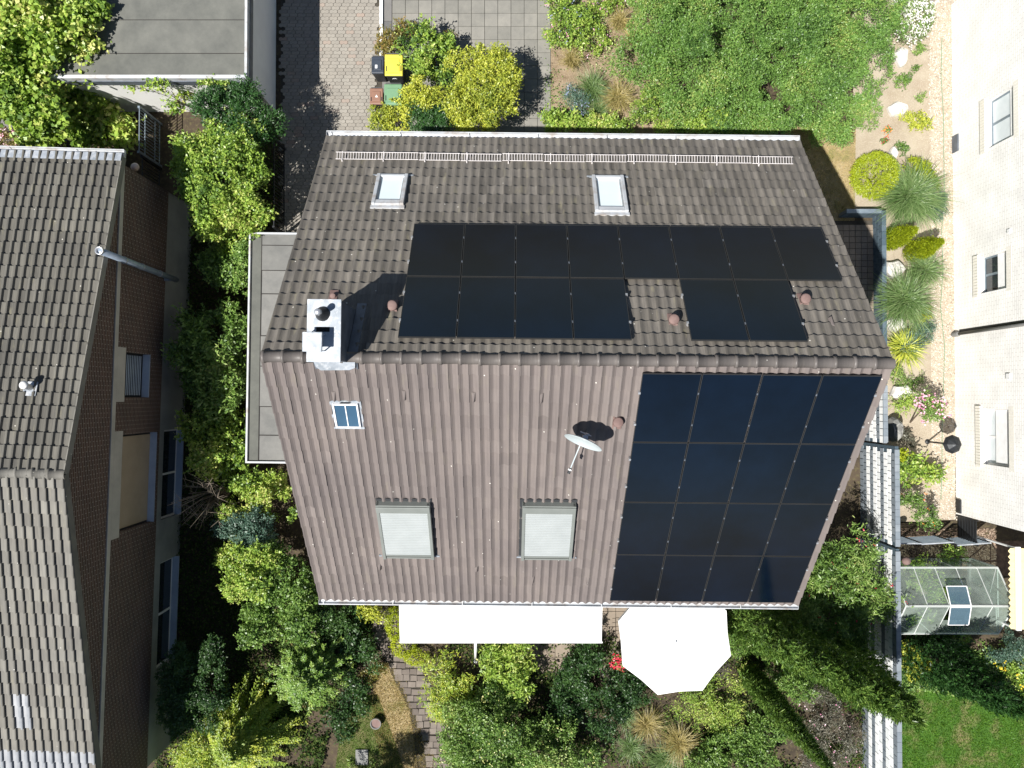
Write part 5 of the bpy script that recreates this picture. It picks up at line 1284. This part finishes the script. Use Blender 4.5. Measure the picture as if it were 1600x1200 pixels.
# understorey and lawns (uncountable)
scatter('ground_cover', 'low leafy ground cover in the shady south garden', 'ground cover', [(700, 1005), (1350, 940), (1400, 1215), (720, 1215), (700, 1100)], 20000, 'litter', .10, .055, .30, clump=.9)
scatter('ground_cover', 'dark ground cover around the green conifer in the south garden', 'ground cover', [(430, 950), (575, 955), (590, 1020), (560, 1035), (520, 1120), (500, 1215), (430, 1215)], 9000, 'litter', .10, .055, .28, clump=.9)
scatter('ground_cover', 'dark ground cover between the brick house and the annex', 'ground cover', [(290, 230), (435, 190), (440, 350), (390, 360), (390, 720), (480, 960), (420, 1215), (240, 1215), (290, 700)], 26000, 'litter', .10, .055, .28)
scatter('ground_cover', 'sparse weeds along the north garden bed', 'ground cover', [(850, 0), (1000, 0), (1060, 205), (850, 205)], 2600, 'mid', .07, .035, .14, clump=1.4)
scatter('ground_cover', 'low plants beside the lawn and greenhouse', 'ground cover', [(1405, 995), (1600, 1000), (1600, 1110), (1440, 1075), (1405, 1085)], 9000, 'mid', .09, .05, .3, clump=1.0)
scatter('grass', 'short green lawn blades in the lower right corner', 'grass', [(1395, 1090), (1450, 1065), (1620, 1105), (1620, 1230), (1395, 1230)], 26000, 'lawnblade', .07, .014, 0, up=True)
scatter('grass', 'dry straw coloured grass beside the garden path', 'grass', [(585, 1035), (615, 1035), (645, 1105), (690, 1205), (690, 1230), (610, 1230), (580, 1130)], 16000, 'straw', .07, .012, 0, up=True)
scatter('grass', 'parched grass right of the tiled roof', 'grass', [(1215, 180), (1337, 195), (1335, 345), (1240, 345)], 11000, 'straw', .06, .012, 0, up=True)
scatter('grass', 'mossy green grass around the planter bowl', 'grass', [(540, 1085), (590, 1085), (625, 1180), (640, 1230), (520, 1230)], 12000, 'lawnblade', .06, .012, 0, up=True)
scatter('leaf_litter', 'fallen leaves strewn around the house', 'leaves', [(560, 940), (1000, 940), (1000, 1100), (560, 1100)], 900, 'tan', .06, .035, .02)

# upper left
plant('maple_tree', 'large leafy green tree overhanging the grey garage roof', 'tree', 'broad',
      [(25, 40, 85, 4.2), (90, 70, 72, 3.0), (30, 140, 70, 3.2), (100, 155, 60, 2.1), (122, 30, 40, 3.7), (118, 88, 40, 3.6), (140, 55, 22, 3.5), (70, 180, 46, 1.9), (150, 185, 40, 1.7), (60, 205, 30, 1.8), (-40, 90, 80, 4.8), (192, 212, 24, 1.5)], 'bright', .17, .13, 55, 6, .10, trunk=.16, base=(70, 130))
plant('climbing_plant', 'climber trailing down the white south wall of the garage', 'climber', 'broad',
      [(205, 130, 26, 2.8, .6, 12), (245, 131, 22, 2.7, .6, 8), (285, 150, 14, 2.0), (262, 140, 10, 2.3), (270, 165, 14, 1.4), (330, 128, 30, 2.8, .5, 5)], 'bright', .10, .08, 60, 5, .06, trunk=.02, base=(285, 175))
plant('yew_shrub', 'dark green feathery yew at the garage corner', 'shrub', 'feather',
      [(350, 168, 32, 2.7, 1.0), (380, 176, 38, 2.8, 1.0), (404, 194, 24, 2.4, 1.0), (362, 158, 24, 2.7, 1.0)], 'yew', .12, .03, 190, 7, .03, trunk=.06, upd=.5, droop=.1)
plant('privet_shrub', 'tall bright green shrub below the dark yew', 'shrub', 'broad',
      [(320, 240, 48, 3.4), (365, 225, 45, 3.3), (345, 290, 60, 3.6), (395, 270, 32, 2.9), (385, 325, 40, 3.1), (330, 345, 38, 3.0), (360, 375, 34, 2.8), (290, 260, 30, 2.8)], 'bright', .10, .06, 105, 7, .06, trunk=.07)
plant('leafy_shrub', 'mid green shrub between brick gable and flat annex', 'shrub', 'broad',
      [(370, 420, 32, 2.7), (345, 400, 34, 2.6), (385, 395, 22, 2.4), (330, 430, 26, 2.2)], 'mid', .10, .06, 110, 7, .06)
plant('laurel_shrub', 'glossy laurel shrub against the annex edge', 'shrub', 'broad',
      [(335, 520, 48, 2.9), (350, 580, 44, 2.8), (310, 560, 36, 2.6), (345, 620, 34, 2.4), (300, 600, 24, 2.2)], 'mid', .15, .055, 80, 7, .07)
plant('golden_shrub', 'yellow green shrub below the laurel beside the annex corner', 'shrub', 'broad',
      [(330, 665, 34, 2.7), (300, 672, 24, 2.5), (358, 690, 30, 2.4), (340, 715, 34, 2.2), (365, 735, 26, 2.0)], 'bright', .11, .08, 80, 5, .07)
bt = at(362, 764); tw = empty('bare_shrub', (bt.x, bt.y, 0), 0, 'leafless grey twiggy shrub in front of the brick gable', 'shrub')
m = MB()
for i in range(46):
    a = rng.uniform(0, 6.28); l = rng.uniform(.4, 1.0); z = rng.uniform(2.2, 3.4)
    p1 = Vector((math.cos(a) * l * .4, math.sin(a) * l * .4, z * .6)); p2 = Vector((math.cos(a + .4) * l, math.sin(a + .4) * l, z))
    m.tube([(0, 0, .0), p1, p2], [.018, .011, .004], 4)
    for _ in range(4):
        q = p1.lerp(p2, rng.uniform(.2, .9)); m.tube([q, q + Vector(rng.normal(0, .16, 3))], [.006, .003], 3)
m.build('branches', M['twig'], tw)
plant('ivy_shrub', 'bright green shrub left of the lower annex wall', 'shrub', 'broad',
      [(400, 770, 34, 2.5), (430, 760, 24, 2.1), (375, 790, 30, 2.4), (395, 890, 40, 2.6), (365, 870, 26, 2.3), (440, 800, 22, 1.8)], 'bright', .085, .055, 115, 7, .05)
plant('holly_shrub', 'dark bluish glossy shrub between two bright shrubs', 'shrub', 'broad',
      [(385, 830, 38, 2.6), (410, 845, 30, 2.4), (360, 815, 24, 2.3)], 'bluegreen', .07, .045, 150, 6, .05)
plant('leafy_shrub', 'medium green shrub touching the lower left roof corner', 'shrub', 'broad',
      [(440, 900, 44, 2.3), (470, 930, 34, 2.0), (420, 950, 40, 2.2), (400, 985, 30, 2.0), (460, 975, 28, 1.6)], 'mid', .10, .065, 95, 7, .06)
plant('boxwood_shrub', 'glossy small-leaved dark shrub beside the lower brick wall', 'shrub', 'broad',
      [(300, 1060, 42, 2.8), (285, 1110, 40, 2.7), (330, 1045, 32, 2.5), (270, 1085, 26, 2.4), (335, 1085, 30, 2.5)], 'dark', .065, .04, 190, 7, .04, rough=.3)
whorl_tree('golden_conifer', 'yellow green conifer with drooping sprays at the lower left', (402, 1122), 2.9, 1.7, 'goldfeather', nlev=18, nbr=13, Wd=.03, tw=18, droop=.36, up=.16)
plant('golden_shrub', 'low yellow green shrub at the foot of the drooping conifer', 'shrub', 'feather', [(320, 1175, 34, 1.8), (345, 1195, 30, 1.6), (300, 1190, 26, 1.5)], 'goldfeather', .10, .024, 140, 8, .05, droop=.35)
whorl_tree('green_conifer', 'fresh green conifer with arching shoots beside the dark garden', (497, 1030), 2.4, 1.15, 'feather', nlev=15, nbr=12, L=.09, Wd=.026, droop=.1, up=.35)
whorl_tree('conifer_tree', 'conifer casting its shadow over the path from below the picture', (560, 1232), 4.6, 1.3, 'feather', nlev=9, nbr=9, tw=12)
plant('dark_shrub', 'dark shrub in deep shade above the green conifer', 'shrub', 'broad',
      [(530, 985, 34, 1.0), (560, 1010, 32, .9), (500, 975, 30, 1.2), (555, 970, 22, .7)], 'dark', .09, .05, 110, 6, .06, trunk=.03)
plant('dark_shrub', 'dark leafy shrub right of the green conifer foot', 'shrub', 'broad',
      [(560, 1075, 24, .8), (545, 1095, 26, .8), (530, 1130, 24, .7)], 'dark', .09, .05, 90, 6, .06, trunk=.03)
plant('flowering_perennial', 'reddish leaved perennial beside the curved garden path', 'plant', 'broad',
      [(585, 1050, 14, .5), (598, 1045, 10, .4), (570, 1058, 12, .45)], 'rust', .07, .04, 130, 5, .04, trunk=.01)
plant('clipped_hedge', 'low bright green clipped hedge at the left end of the awning', 'hedge', 'broad',
      [(618, 975, 16, .55, .8, 28), (630, 1010, 20, .55, .8, 20), (650, 1028, 20, .5, .8, 12), (612, 960, 10, .5)], 'lime', .045, .03, 320, 6, .03, trunk=.02, rough=.1, depth=.15)
plant('small_shrub', 'small yellow green shrub under the south gutter', 'shrub', 'broad', [(578, 955, 16, .8), (590, 962, 12, .7)], 'gold', .07, .05, 150, 6, .04, trunk=.015)
plant('flower_bed', 'pinkish flowers beside the neighbour gutter at the left edge', 'flowers', 'broad', [(10, 214, 16, .6), (35, 217, 12, .5), (-15, 212, 16, .6)], 'rust', .06, .035, 150, 6, .05, trunk=.01, extra=[('blossoms', 'petalpink', 22, .05, 3)])
# south garden
plant('weeping_shrub', 'yellow green grassy shrub right of the garden path', 'shrub', 'feather',
      [(696, 1088, 34, 1.3), (712, 1066, 26, 1.1), (684, 1050, 22, .8), (728, 1104, 24, 1.1)], 'goldfeather', .12, .025, 120, 7, .04, trunk=.03, droop=.5)
plant('rhododendron', 'bright long-leaved shrub below the awning front bar', 'shrub', 'broad',
      [(790, 1040, 34, 1.7), (805, 1065, 28, 1.6), (778, 1052, 22, 1.4), (810, 1020, 22, 1.3)], 'bright', .15, .05, 85, 7, .07, trunk=.04)
plant('spotted_shrub', 'large dark green shrub speckled with pale yellow young leaves', 'shrub', 'broad',
      [(750, 1140, 50, 2.0), (800, 1170, 50, 2.1), (720, 1180, 46, 1.9), (860, 1160, 44, 1.8), (780, 1110, 36, 1.7), (840, 1200, 46, 1.9), (910, 1190, 36, 1.5)], 'mid', .075, .045, 150, 6, .05,
      trunk=.06, extra=[('young_leaves', 'petalcream', 9, .04, 2)])
plant('dark_shrub', 'dense dark shrub between awning and parasol', 'shrub', 'broad',
      [(925, 1030, 26, 1.0), (900, 1060, 34, 1.1), (940, 1075, 34, 1.2), (985, 1085, 30, 1.1), (890, 1110, 34, 1.0), (950, 1120, 36, 1.2), (925, 1010, 16, 1.1)], 'dark', .085, .045, 130, 6, .05, trunk=.03)
plant('geranium', 'bright red geranium beside the parasol edge', 'flower', 'broad', [(968, 1038, 11, .8), (962, 1030, 8, .75)], 'mid', .06, .05, 180, 5, .03, trunk=.01, extra=[('blossoms', 'petalred', 110, .06, 4)])
plant('leafy_shrub', 'olive green shrub below the parasol', 'shrub', 'broad',
      [(1100, 1095, 36, 1.1), (1130, 1075, 28, 1.0), (1075, 1110, 28, 1.0), (1140, 1115, 30, 1.0), (1160, 1060, 20, .9)], 'bright', .06, .028, 120, 6, .07, trunk=.03, holes=.3)
plant('leafy_shrub', 'green shrub at the lower edge right of the dry grasses', 'shrub', 'broad',
      [(1130, 1165, 40, 1.3), (1170, 1190, 40, 1.3), (1100, 1200, 34, 1.2), (1200, 1150, 26, 1.0)], 'mid', .085, .045, 120, 6, .05, trunk=.04)
for i, (x, y, r, z, n, c, lb_) in enumerate([(1010, 1130, 34, .8, 420, 'tan', 'dry tan grass tuft below the parasol'), (1060, 1160, 40, .9, 520, 'tan', 'largest pale dry grass tuft in the south garden'),
        (1035, 1185, 34, .8, 380, 'grass', 'green grass tuft at the lower edge beside the dry tufts'), (985, 1165, 32, .8, 360, 'grass', 'dark green grass tuft left of the dry tufts'), (975, 1120, 26, .7, 300, 'grass', 'small green grass tuft under the parasol corner')]):
    tussock(lb_, x, y, r, z, n, c, group='grass tufts in the south garden')
plant('leafy_shrub', 'shaded shrub right of the parasol', 'shrub', 'broad', [(1155, 975, 24, 1.4), (1150, 1000, 24, 1.3), (1180, 990, 22, 1.4), (1165, 950, 20, 1.3)], 'mid', .09, .04, 120, 6, .05, trunk=.03)
plant('oleander_shrub', 'tall dark shrub with a few red flowers by the lower right roof corner', 'shrub', 'broad',
      [(1320, 880, 48, 3.2), (1350, 920, 44, 3.1), (1300, 930, 46, 3.0), (1345, 855, 32, 2.8), (1370, 950, 30, 2.6), (1290, 970, 40, 2.6), (1330, 980, 36, 2.5)], 'mid', .15, .034, 80, 7, .10, trunk=.06, holes=.32, shoots=.3,
      extra=[('blossoms', 'petalred', .5, .05, 2)], rough=.5)
GH = 'thuja trees in the south east hedge'
for i, (bx, by, h, r, lb_) in enumerate([(1150, 945, 4.6, .62, 'thuja nearest the parasol in the hedge row'), (1185, 960, 5.2, .66, 'second thuja from the parasol in the hedge row'),
        (1222, 978, 5.6, .68, 'middle thuja of the hedge row'), (1258, 994, 5.6, .66, 'fourth thuja from the parasol in the hedge row'), (1292, 1012, 5.4, .62, 'outermost thuja overlapping the striped wall')]):
    column_tree(lb_, (bx, by), None, h, r, 'thuja', dens=200, group=GH, lum=.35)
column_tree('slender cypress leaning out below the hedge row', (1163, 1046), None, 6.9, .34, 'thuja', dens=300, L=.2, Wd=.03, lum=.19)
plant('leafy_shrub', 'round bright shrub between hedge row and slender cypress', 'shrub', 'broad', [(1230, 1060, 28, 1.6), (1250, 1080, 24, 1.5), (1215, 1045, 20, 1.4)], 'mid', .07, .04, 170, 6, .04, trunk=.03)
plant('grey_shrub', 'greyish dried shrub near the bottom of the hedge row', 'shrub', 'broad', [(1285, 1110, 34, 1.2), (1310, 1140, 32, 1.2), (1270, 1150, 30, 1.1), (1320, 1180, 34, 1.2), (1280, 1190, 32, 1.1)], 'grey', .06, .025, 140, 5, .05, trunk=.04, extra=[('blossoms', 'petalpink', 1.2, .05, 2)])
# north garden
plant('leafy_shrub', 'green glossy shrub behind the wheelie bins', 'shrub', 'broad', [(662, 72, 32, 1.5), (682, 95, 30, 1.5), (660, 105, 18, 1.3), (695, 68, 18, 1.3)], 'bright', .12, .06, 95, 6, .06, trunk=.04)
plant('rusty_shrub', 'orange tinted shrub at the end of the white kerb', 'shrub', 'broad', [(612, 62, 22, 1.0), (600, 78, 14, .7), (630, 52, 18, 1.0), (700, 55, 16, .8), (590, 72, 8, .5)], 'rust', .08, .04, 110, 6, .05, trunk=.02)
plant('golden_shrub', 'big round golden shrub above the north gutter', 'shrub', 'broad',
      [(750, 130, 52, 2.4), (775, 165, 40, 2.2), (725, 165, 36, 2.1), (765, 95, 30, 2.1), (740, 185, 34, 2.0), (790, 130, 26, 2.0)], 'gold', .075, .045, 150, 7, .05, trunk=.06)
plant('golden_shrub', 'smaller golden shrub below the green bin', 'shrub', 'broad', [(655, 145, 26, 1.5), (640, 165, 24, 1.3), (600, 182, 24, 1.1), (620, 190, 20, 1.0), (680, 150, 14, 1.2)], 'gold', .075, .045, 150, 7, .05, trunk=.04)
plant('yew_shrub', 'small dark yew between the two golden shrubs', 'shrub', 'feather', [(665, 185, 26, 1.5, 1.), (685, 190, 20, 1.4, 1.)], 'yew', .10, .028, 190, 7, .03, trunk=.03)
plant('flower_bed', 'bright flowering perennials beside the slab yard', 'flowers', 'broad',
      [(872, 25, 22, .9), (905, 30, 28, .9), (895, 60, 22, .8), (925, 15, 20, .8), (865, 55, 14, .7), (925, 45, 14, .7), (880, -20, 28, .9)], 'bright', .08, .045, 120, 6, .05, trunk=.015, extra=[('blossoms', 'petalblue', 5, .05, 3), ('pink_blossoms', 'petalpink', 1.5, .05, 3)])
plant('flower_bed', 'few pink flowers near the top edge of the north bed', 'flowers', 'broad', [(955, 5, 20, .7), (975, -15, 22, .7), (945, 65, 10, .4), (925, 78, 12, .4)], 'bright', .08, .045, 110, 6, .05, trunk=.015, extra=[('blossoms', 'petalpink', 4, .05, 3)])
GG = 'grass tufts in the north bed'
for (x, y, r, z, n, c, lb_) in [(893, 95, 22, .9, 420, 'tan', 'brownish upright grass tuft beside the slab yard'), (968, 35, 26, .8, 420, 'tan', 'pale yellow grass tuft beside the large shrub'), (985, 60, 18, .7, 260, 'straw', 'straw grass tuft touching the large shrub'),
        (925, 140, 36, .9, 620, 'grass', 'fresh green grass tuft in the north bed'), (965, 155, 34, .9, 620, 'tan', 'star shaped yellowish grass tuft in the north bed'), (935, 170, 26, .7, 380, 'grass', 'small green grass tuft above the north gutter')]:
    tussock(lb_, x, y, r, z, n, c, group=GG)
plant('lavender', 'bluish flowering lavender left of the grass tufts', 'plant', 'feather', [(895, 152, 16, .8), (905, 165, 16, .8), (890, 140, 10, .7)], 'bluegreen', .08, .02, 160, 6, .03, trunk=.01, extra=[('blossoms', 'petalblue', 14, .045, 3)])
plant('leafy_shrub', 'round leaved green shrub above the gutter left of the yellow one', 'shrub', 'broad', [(870, 185, 24, .9), (855, 192, 16, .8), (890, 188, 16, .8)], 'bright', .09, .07, 120, 6, .05, trunk=.02)
plant('variegated_shrub', 'yellow edged low shrub above the middle of the north gutter', 'shrub', 'broad', [(925, 195, 18, .9), (955, 192, 20, 1.0), (980, 196, 16, .9)], 'bright', .07, .05, 170, 6, .04, trunk=.02)
plant('leafy_shrub', 'olive shrub at the lower left of the large green shrub', 'shrub', 'broad', [(1010, 165, 26, 1.1), (1000, 185, 18, 1.0), (1020, 150, 18, 1.1), (1040, 190, 24, 1.1)], 'bright', .06, .035, 170, 6, .04, trunk=.02)
plant('cotoneaster_shrub', 'huge spreading green shrub covering the top right garden', 'shrub', 'broad',
      [(1040, 30, 62, 1.7, .6), (1120, 20, 70, 1.9, .6), (1200, 30, 70, 2.0, .6), (1280, 20, 70, 2.0, .6), (1355, 20, 56, 1.8, .6), (1030, 100, 50, 1.6, .6), (1090, 110, 58, 1.8, .6),
       (1165, 105, 60, 1.9, .6), (1240, 100, 62, 2.0, .6), (1315, 90, 62, 1.9, .6), (1370, 75, 36, 1.5, .6), (1080, 170, 40, 1.5, .6), (1140, 170, 46, 1.6, .6), (1210, 160, 50, 1.8, .6),
       (1090, 60, 34, 2.5), (1180, 68, 38, 2.7), (1262, 52, 40, 2.8), (1330, 108, 32, 2.6), (1228, 138, 32, 2.6), (1118, 132, 30, 2.4), (1050, 75, 28, 2.2), (1290, 130, 26, 2.5), (1280, 155, 54, 1.9, .6), (1335, 145, 36, 1.5, .6), (1310, 180, 34, 1.5, .6), (1020, -50, 70, 1.7, .6), (1120, -60, 80, 1.8, .6), (1230, -60, 80, 1.9, .6), (1340, -60, 76, 1.8, .6)], 'hedge', .075, .032, 150, 7, .05, trunk=.05, rough=.3, depth=.6, holes=.27, shoots=.25)
plant('leafy_shrub', 'looser yellow green shrub right above the north gutter end', 'shrub', 'broad', [(1110, 192, 30, 1.2), (1150, 195, 26, 1.1), (1180, 192, 26, 1.1), (1085, 198, 20, 1.0)], 'bright', .08, .05, 110, 6, .05, trunk=.02)
plant('leafy_shrub', 'feathery green shrub overhanging the dry lawn', 'shrub', 'broad', [(1300, 190, 36, 1.4), (1340, 175, 26, 1.2), (1262, 200, 18, 1.0), (1280, 170, 30, 1.4)], 'hedge', .06, .025, 190, 6, .05, trunk=.02)
# sand bed
plant('white_flowering_shrub', 'shrub covered with white blossoms at the top of the sand bed', 'shrub', 'broad', [(1428, 35, 30, .9), (1440, 20, 24, .9), (1418, 15, 22, .9), (1428, -15, 30, .9)], 'mid', .05, .03, 190, 6, .04, trunk=.02, extra=[('blossoms', 'petalwhite', 90, .05, 3)], rough=.12)
G2 = 'small plants in the sand bed'
for (x, y, r, z, c, lb_) in [(1433, 78, 11, .35, 'mid', 'small pointed green plant in the sand bed'), (1413, 128, 15, .5, 'mid', 'dark green little shrub below the first white rock'), (1430, 108, 7, .35, 'mid', 'tiny green plant beside the little shrub'),
        (1440, 152, 7, .3, 'mid', 'tiny rosette near the gravel edge'), (1434, 188, 17, .5, 'gold', 'olive yellow loose shrub near the gravel'), (1410, 232, 10, .35, 'mid', 'spindly green seedling above the lime ball'),
        (1387, 203, 6, .35, 'mid', 'small stalk with an orange flower head'), (1382, 220, 5, .3, 'mid', 'thin stalk with a red flower head')]:
    ex = [('blossoms', 'petalorange', 60, .05, 3)] if 'orange' in lb_ else ([('blossoms', 'petalred', 60, .04, 2)] if 'red flower' in lb_ else None)
    plant('small_plant', lb_, 'plant', 'broad', [(x, y, r, z), (x + r * .4, y - r * .3, r * .6, z * .9)], c, .06, .035, 170, 6, .03, trunk=.008, group=G2, extra=ex)
plant('ball_shrub', 'lime green clipped ball shrub in the sand bed', 'shrub', 'feather', [(1372, 272, 33, 1.1, .9)], 'lime', .06, .02, 700, 6, .015, trunk=.04, rough=.05, depth=.15, droop=.05)
plant('golden_shrub', 'yellow leaved shrub beside the lime ball', 'shrub', 'broad', [(1440, 270, 24, .8), (1450, 285, 20, .7), (1430, 260, 16, .7)], 'lime', .06, .045, 200, 6, .04, trunk=.02)
for (x, y, r, z, n, lb_, ln_) in [(1416, 306, 66, 1.5, 1500, 'large drooping ornamental grass right of the roof edge', (.12, -.10)), (1410, 468, 58, 1.5, 1300, 'second drooping grass clump beside the blue-grey wall', (-.06, -.12)), (1438, 425, 38, 1.1, 560, 'small blue green grass clump above the second drooping clump', (.15, .1))]:
    tussock(lb_, x, y, r, z, n, 'grass', wd=.02, group='ornamental grasses in the sand bed', lean=ln_)
tussock('yellow green strappy plant at the ridge end of the roof', 1410, 545, 40, .9, 330, 'gold', cat='plant', wd=.035, name='strappy_plant')
for (x, y, rx, ry, h, lb_) in [(1404, 373, .33, .40, 1.8, 'lime cone conifer next to the blue-grey wall'), (1440, 391, .34, .3, 1.9, 'lime cone conifer next to the gravel strip')]:
    column_tree(lb_, (x - 18, y + 4), None, h, rx, 'lime', dens=900, L=.07, Wd=.022, name='dwarf_conifer', group='lime cone conifers', lum=.12, z0=.05)
plant('juniper', 'blue green juniper at the end of the drooping grass', 'shrub', 'feather', [(1435, 520, 22, .6), (1425, 535, 18, .5), (1450, 510, 12, .4)], 'bluegreen', .08, .02, 260, 7, .03, trunk=.02, droop=.3)
plant('juniper', 'blue green juniper right of the large drooping grass', 'shrub', 'feather', [(1465, 315, 16, .5), (1460, 330, 12, .4)], 'bluegreen', .08, .02, 240, 7, .03, trunk=.02, droop=.3)
plant('yellow_herb', 'yellow green herb beside the second drooping grass', 'plant', 'broad', [(1448, 490, 12, .5), (1440, 500, 10, .4)], 'gold', .06, .04, 160, 6, .03, trunk=.01)
plant('creeping_plant', 'flat green creeping plant above the flat white rock', 'plant', 'broad', [(1405, 592, 16, .25), (1430, 588, 16, .25), (1425, 600, 14, .22), (1400, 580, 10, .25)], 'mid', .045, .03, 240, 6, .03, trunk=.01)
plant('spiky_plant', 'small spiky green plant below the flat white rock', 'plant', 'feather', [(1405, 630, 11, .45), (1420, 628, 9, .4)], 'bright', .12, .025, 150, 6, .03, trunk=.01)
tr_ = plant('rose_standard', 'small standard tree crowned with pink blossoms', 'tree', 'broad', [(1452, 632, 22, 1.35), (1440, 622, 16, 1.3), (1465, 640, 16, 1.3)], 'mid', .07, .04, 150, 6, .05, trunk=.03, base=(1422, 660), extra=[('blossoms', 'petalpink', 26, .075, 4)])
plant('sedum_plant', 'rounded grey green sedum beside the end of the striped wall', 'plant', 'broad', [(1415, 685, 13, .4), (1424, 692, 11, .35), (1408, 680, 10, .35)], 'grey', .05, .04, 260, 6, .025, trunk=.01)
plant('leafy_perennial', 'big leaved green perennial behind the tall striped wall', 'plant', 'broad', [(1425, 725, 20, .9), (1445, 735, 18, .8), (1412, 745, 16, .7), (1460, 740, 12, .6)], 'bright', .14, .07, 70, 6, .07, trunk=.02)
plant('lime_perennial', 'lime leaved perennial at the top of the tall striped wall', 'plant', 'broad', [(1410, 712, 9, .9)], 'lime', .09, .05, 160, 5, .04, trunk=.01)
plant('leafy_shrub', 'dark green upright shrub above the grey fence panels', 'shrub', 'broad', [(1430, 790, 22, 1.2), (1450, 810, 18, 1.1), (1415, 780, 14, .9)], 'mid', .08, .035, 160, 6, .05, trunk=.02, extra=[('blossoms', 'petalorange', 1.0, .05, 3)])
plant('leafy_shrub', 'small shrub growing in the dark gravel above the greenhouse', 'shrub', 'broad', [(1490, 872, 18, .7), (1500, 865, 12, .6)], 'bright', .07, .03, 170, 6, .04, trunk=.02)
# inside and around the greenhouse
for (x, y, r, z, c, lb_) in [(1430, 900, 22, 1.3, 'bright', 'green plants at the left end inside the greenhouse'), (1470, 920, 26, 1.3, 'bright', 'leafy plants in the middle of the greenhouse'), (1440, 965, 24, 1.3, 'bright', 'bright plants at the front left inside the greenhouse'), (1500, 970, 22, 1.2, 'mid', 'green plants below the open greenhouse vent'), (1530, 925, 18, .6, 'grey', 'grey potted plants inside the greenhouse')]:
    plant('greenhouse_plant', lb_, 'plant', 'broad', [(x, y, r, z), (x + r * .8, y + 4, r * .7, z * .8)], c, .10, .05, 90, 6, .05, trunk=.015, group='plants inside the greenhouse')
plant('leafy_shrub', 'yellow green shrub between greenhouse and lawn', 'shrub', 'broad', [(1425, 1030, 24, 1.3), (1445, 1045, 20, 1.2), (1415, 1015, 14, 1.0), (1455, 1020, 12, .9)], 'gold', .08, .05, 110, 6, .05, trunk=.03)
plant('leafy_shrub', 'low green shrub under the greenhouse front', 'shrub', 'broad', [(1495, 1003, 16, .6), (1485, 1000, 10, .5)], 'bright', .07, .04, 150, 6, .04, trunk=.02)
for i, (bx, by, h, lb_) in enumerate([(1418, 985, 4.6, 'dark conifer rising between greenhouse and lawn'), (1452, 1000, 4.4, 'darker conifer towards the right edge of the lawn')]):
    column_tree(lb_, (bx, by + 18), None, h, .62, 'yew', dens=200, name='conifer_tree', group='dark conifers beside the lawn', lum=.35)
plant('blue_shrub', 'bluish grey shrub at the right edge below the greenhouse', 'shrub', 'broad', [(1580, 1010, 24, .9), (1560, 1020, 18, .8), (1600, 1020, 22, .9)], 'bluegreen', .07, .03, 150, 6, .05, trunk=.02)
plant('yellow_flowers', 'bush of yellow flowers at the right edge of the lawn', 'flowers', 'broad', [(1570, 1060, 26, .8), (1590, 1085, 24, .8), (1555, 1045, 18, .7), (1600, 1050, 24, .8)], 'bright', .08, .045, 130, 6, .05, trunk=.02, extra=[('blossoms', 'petalyellow', 14, .06, 3)])
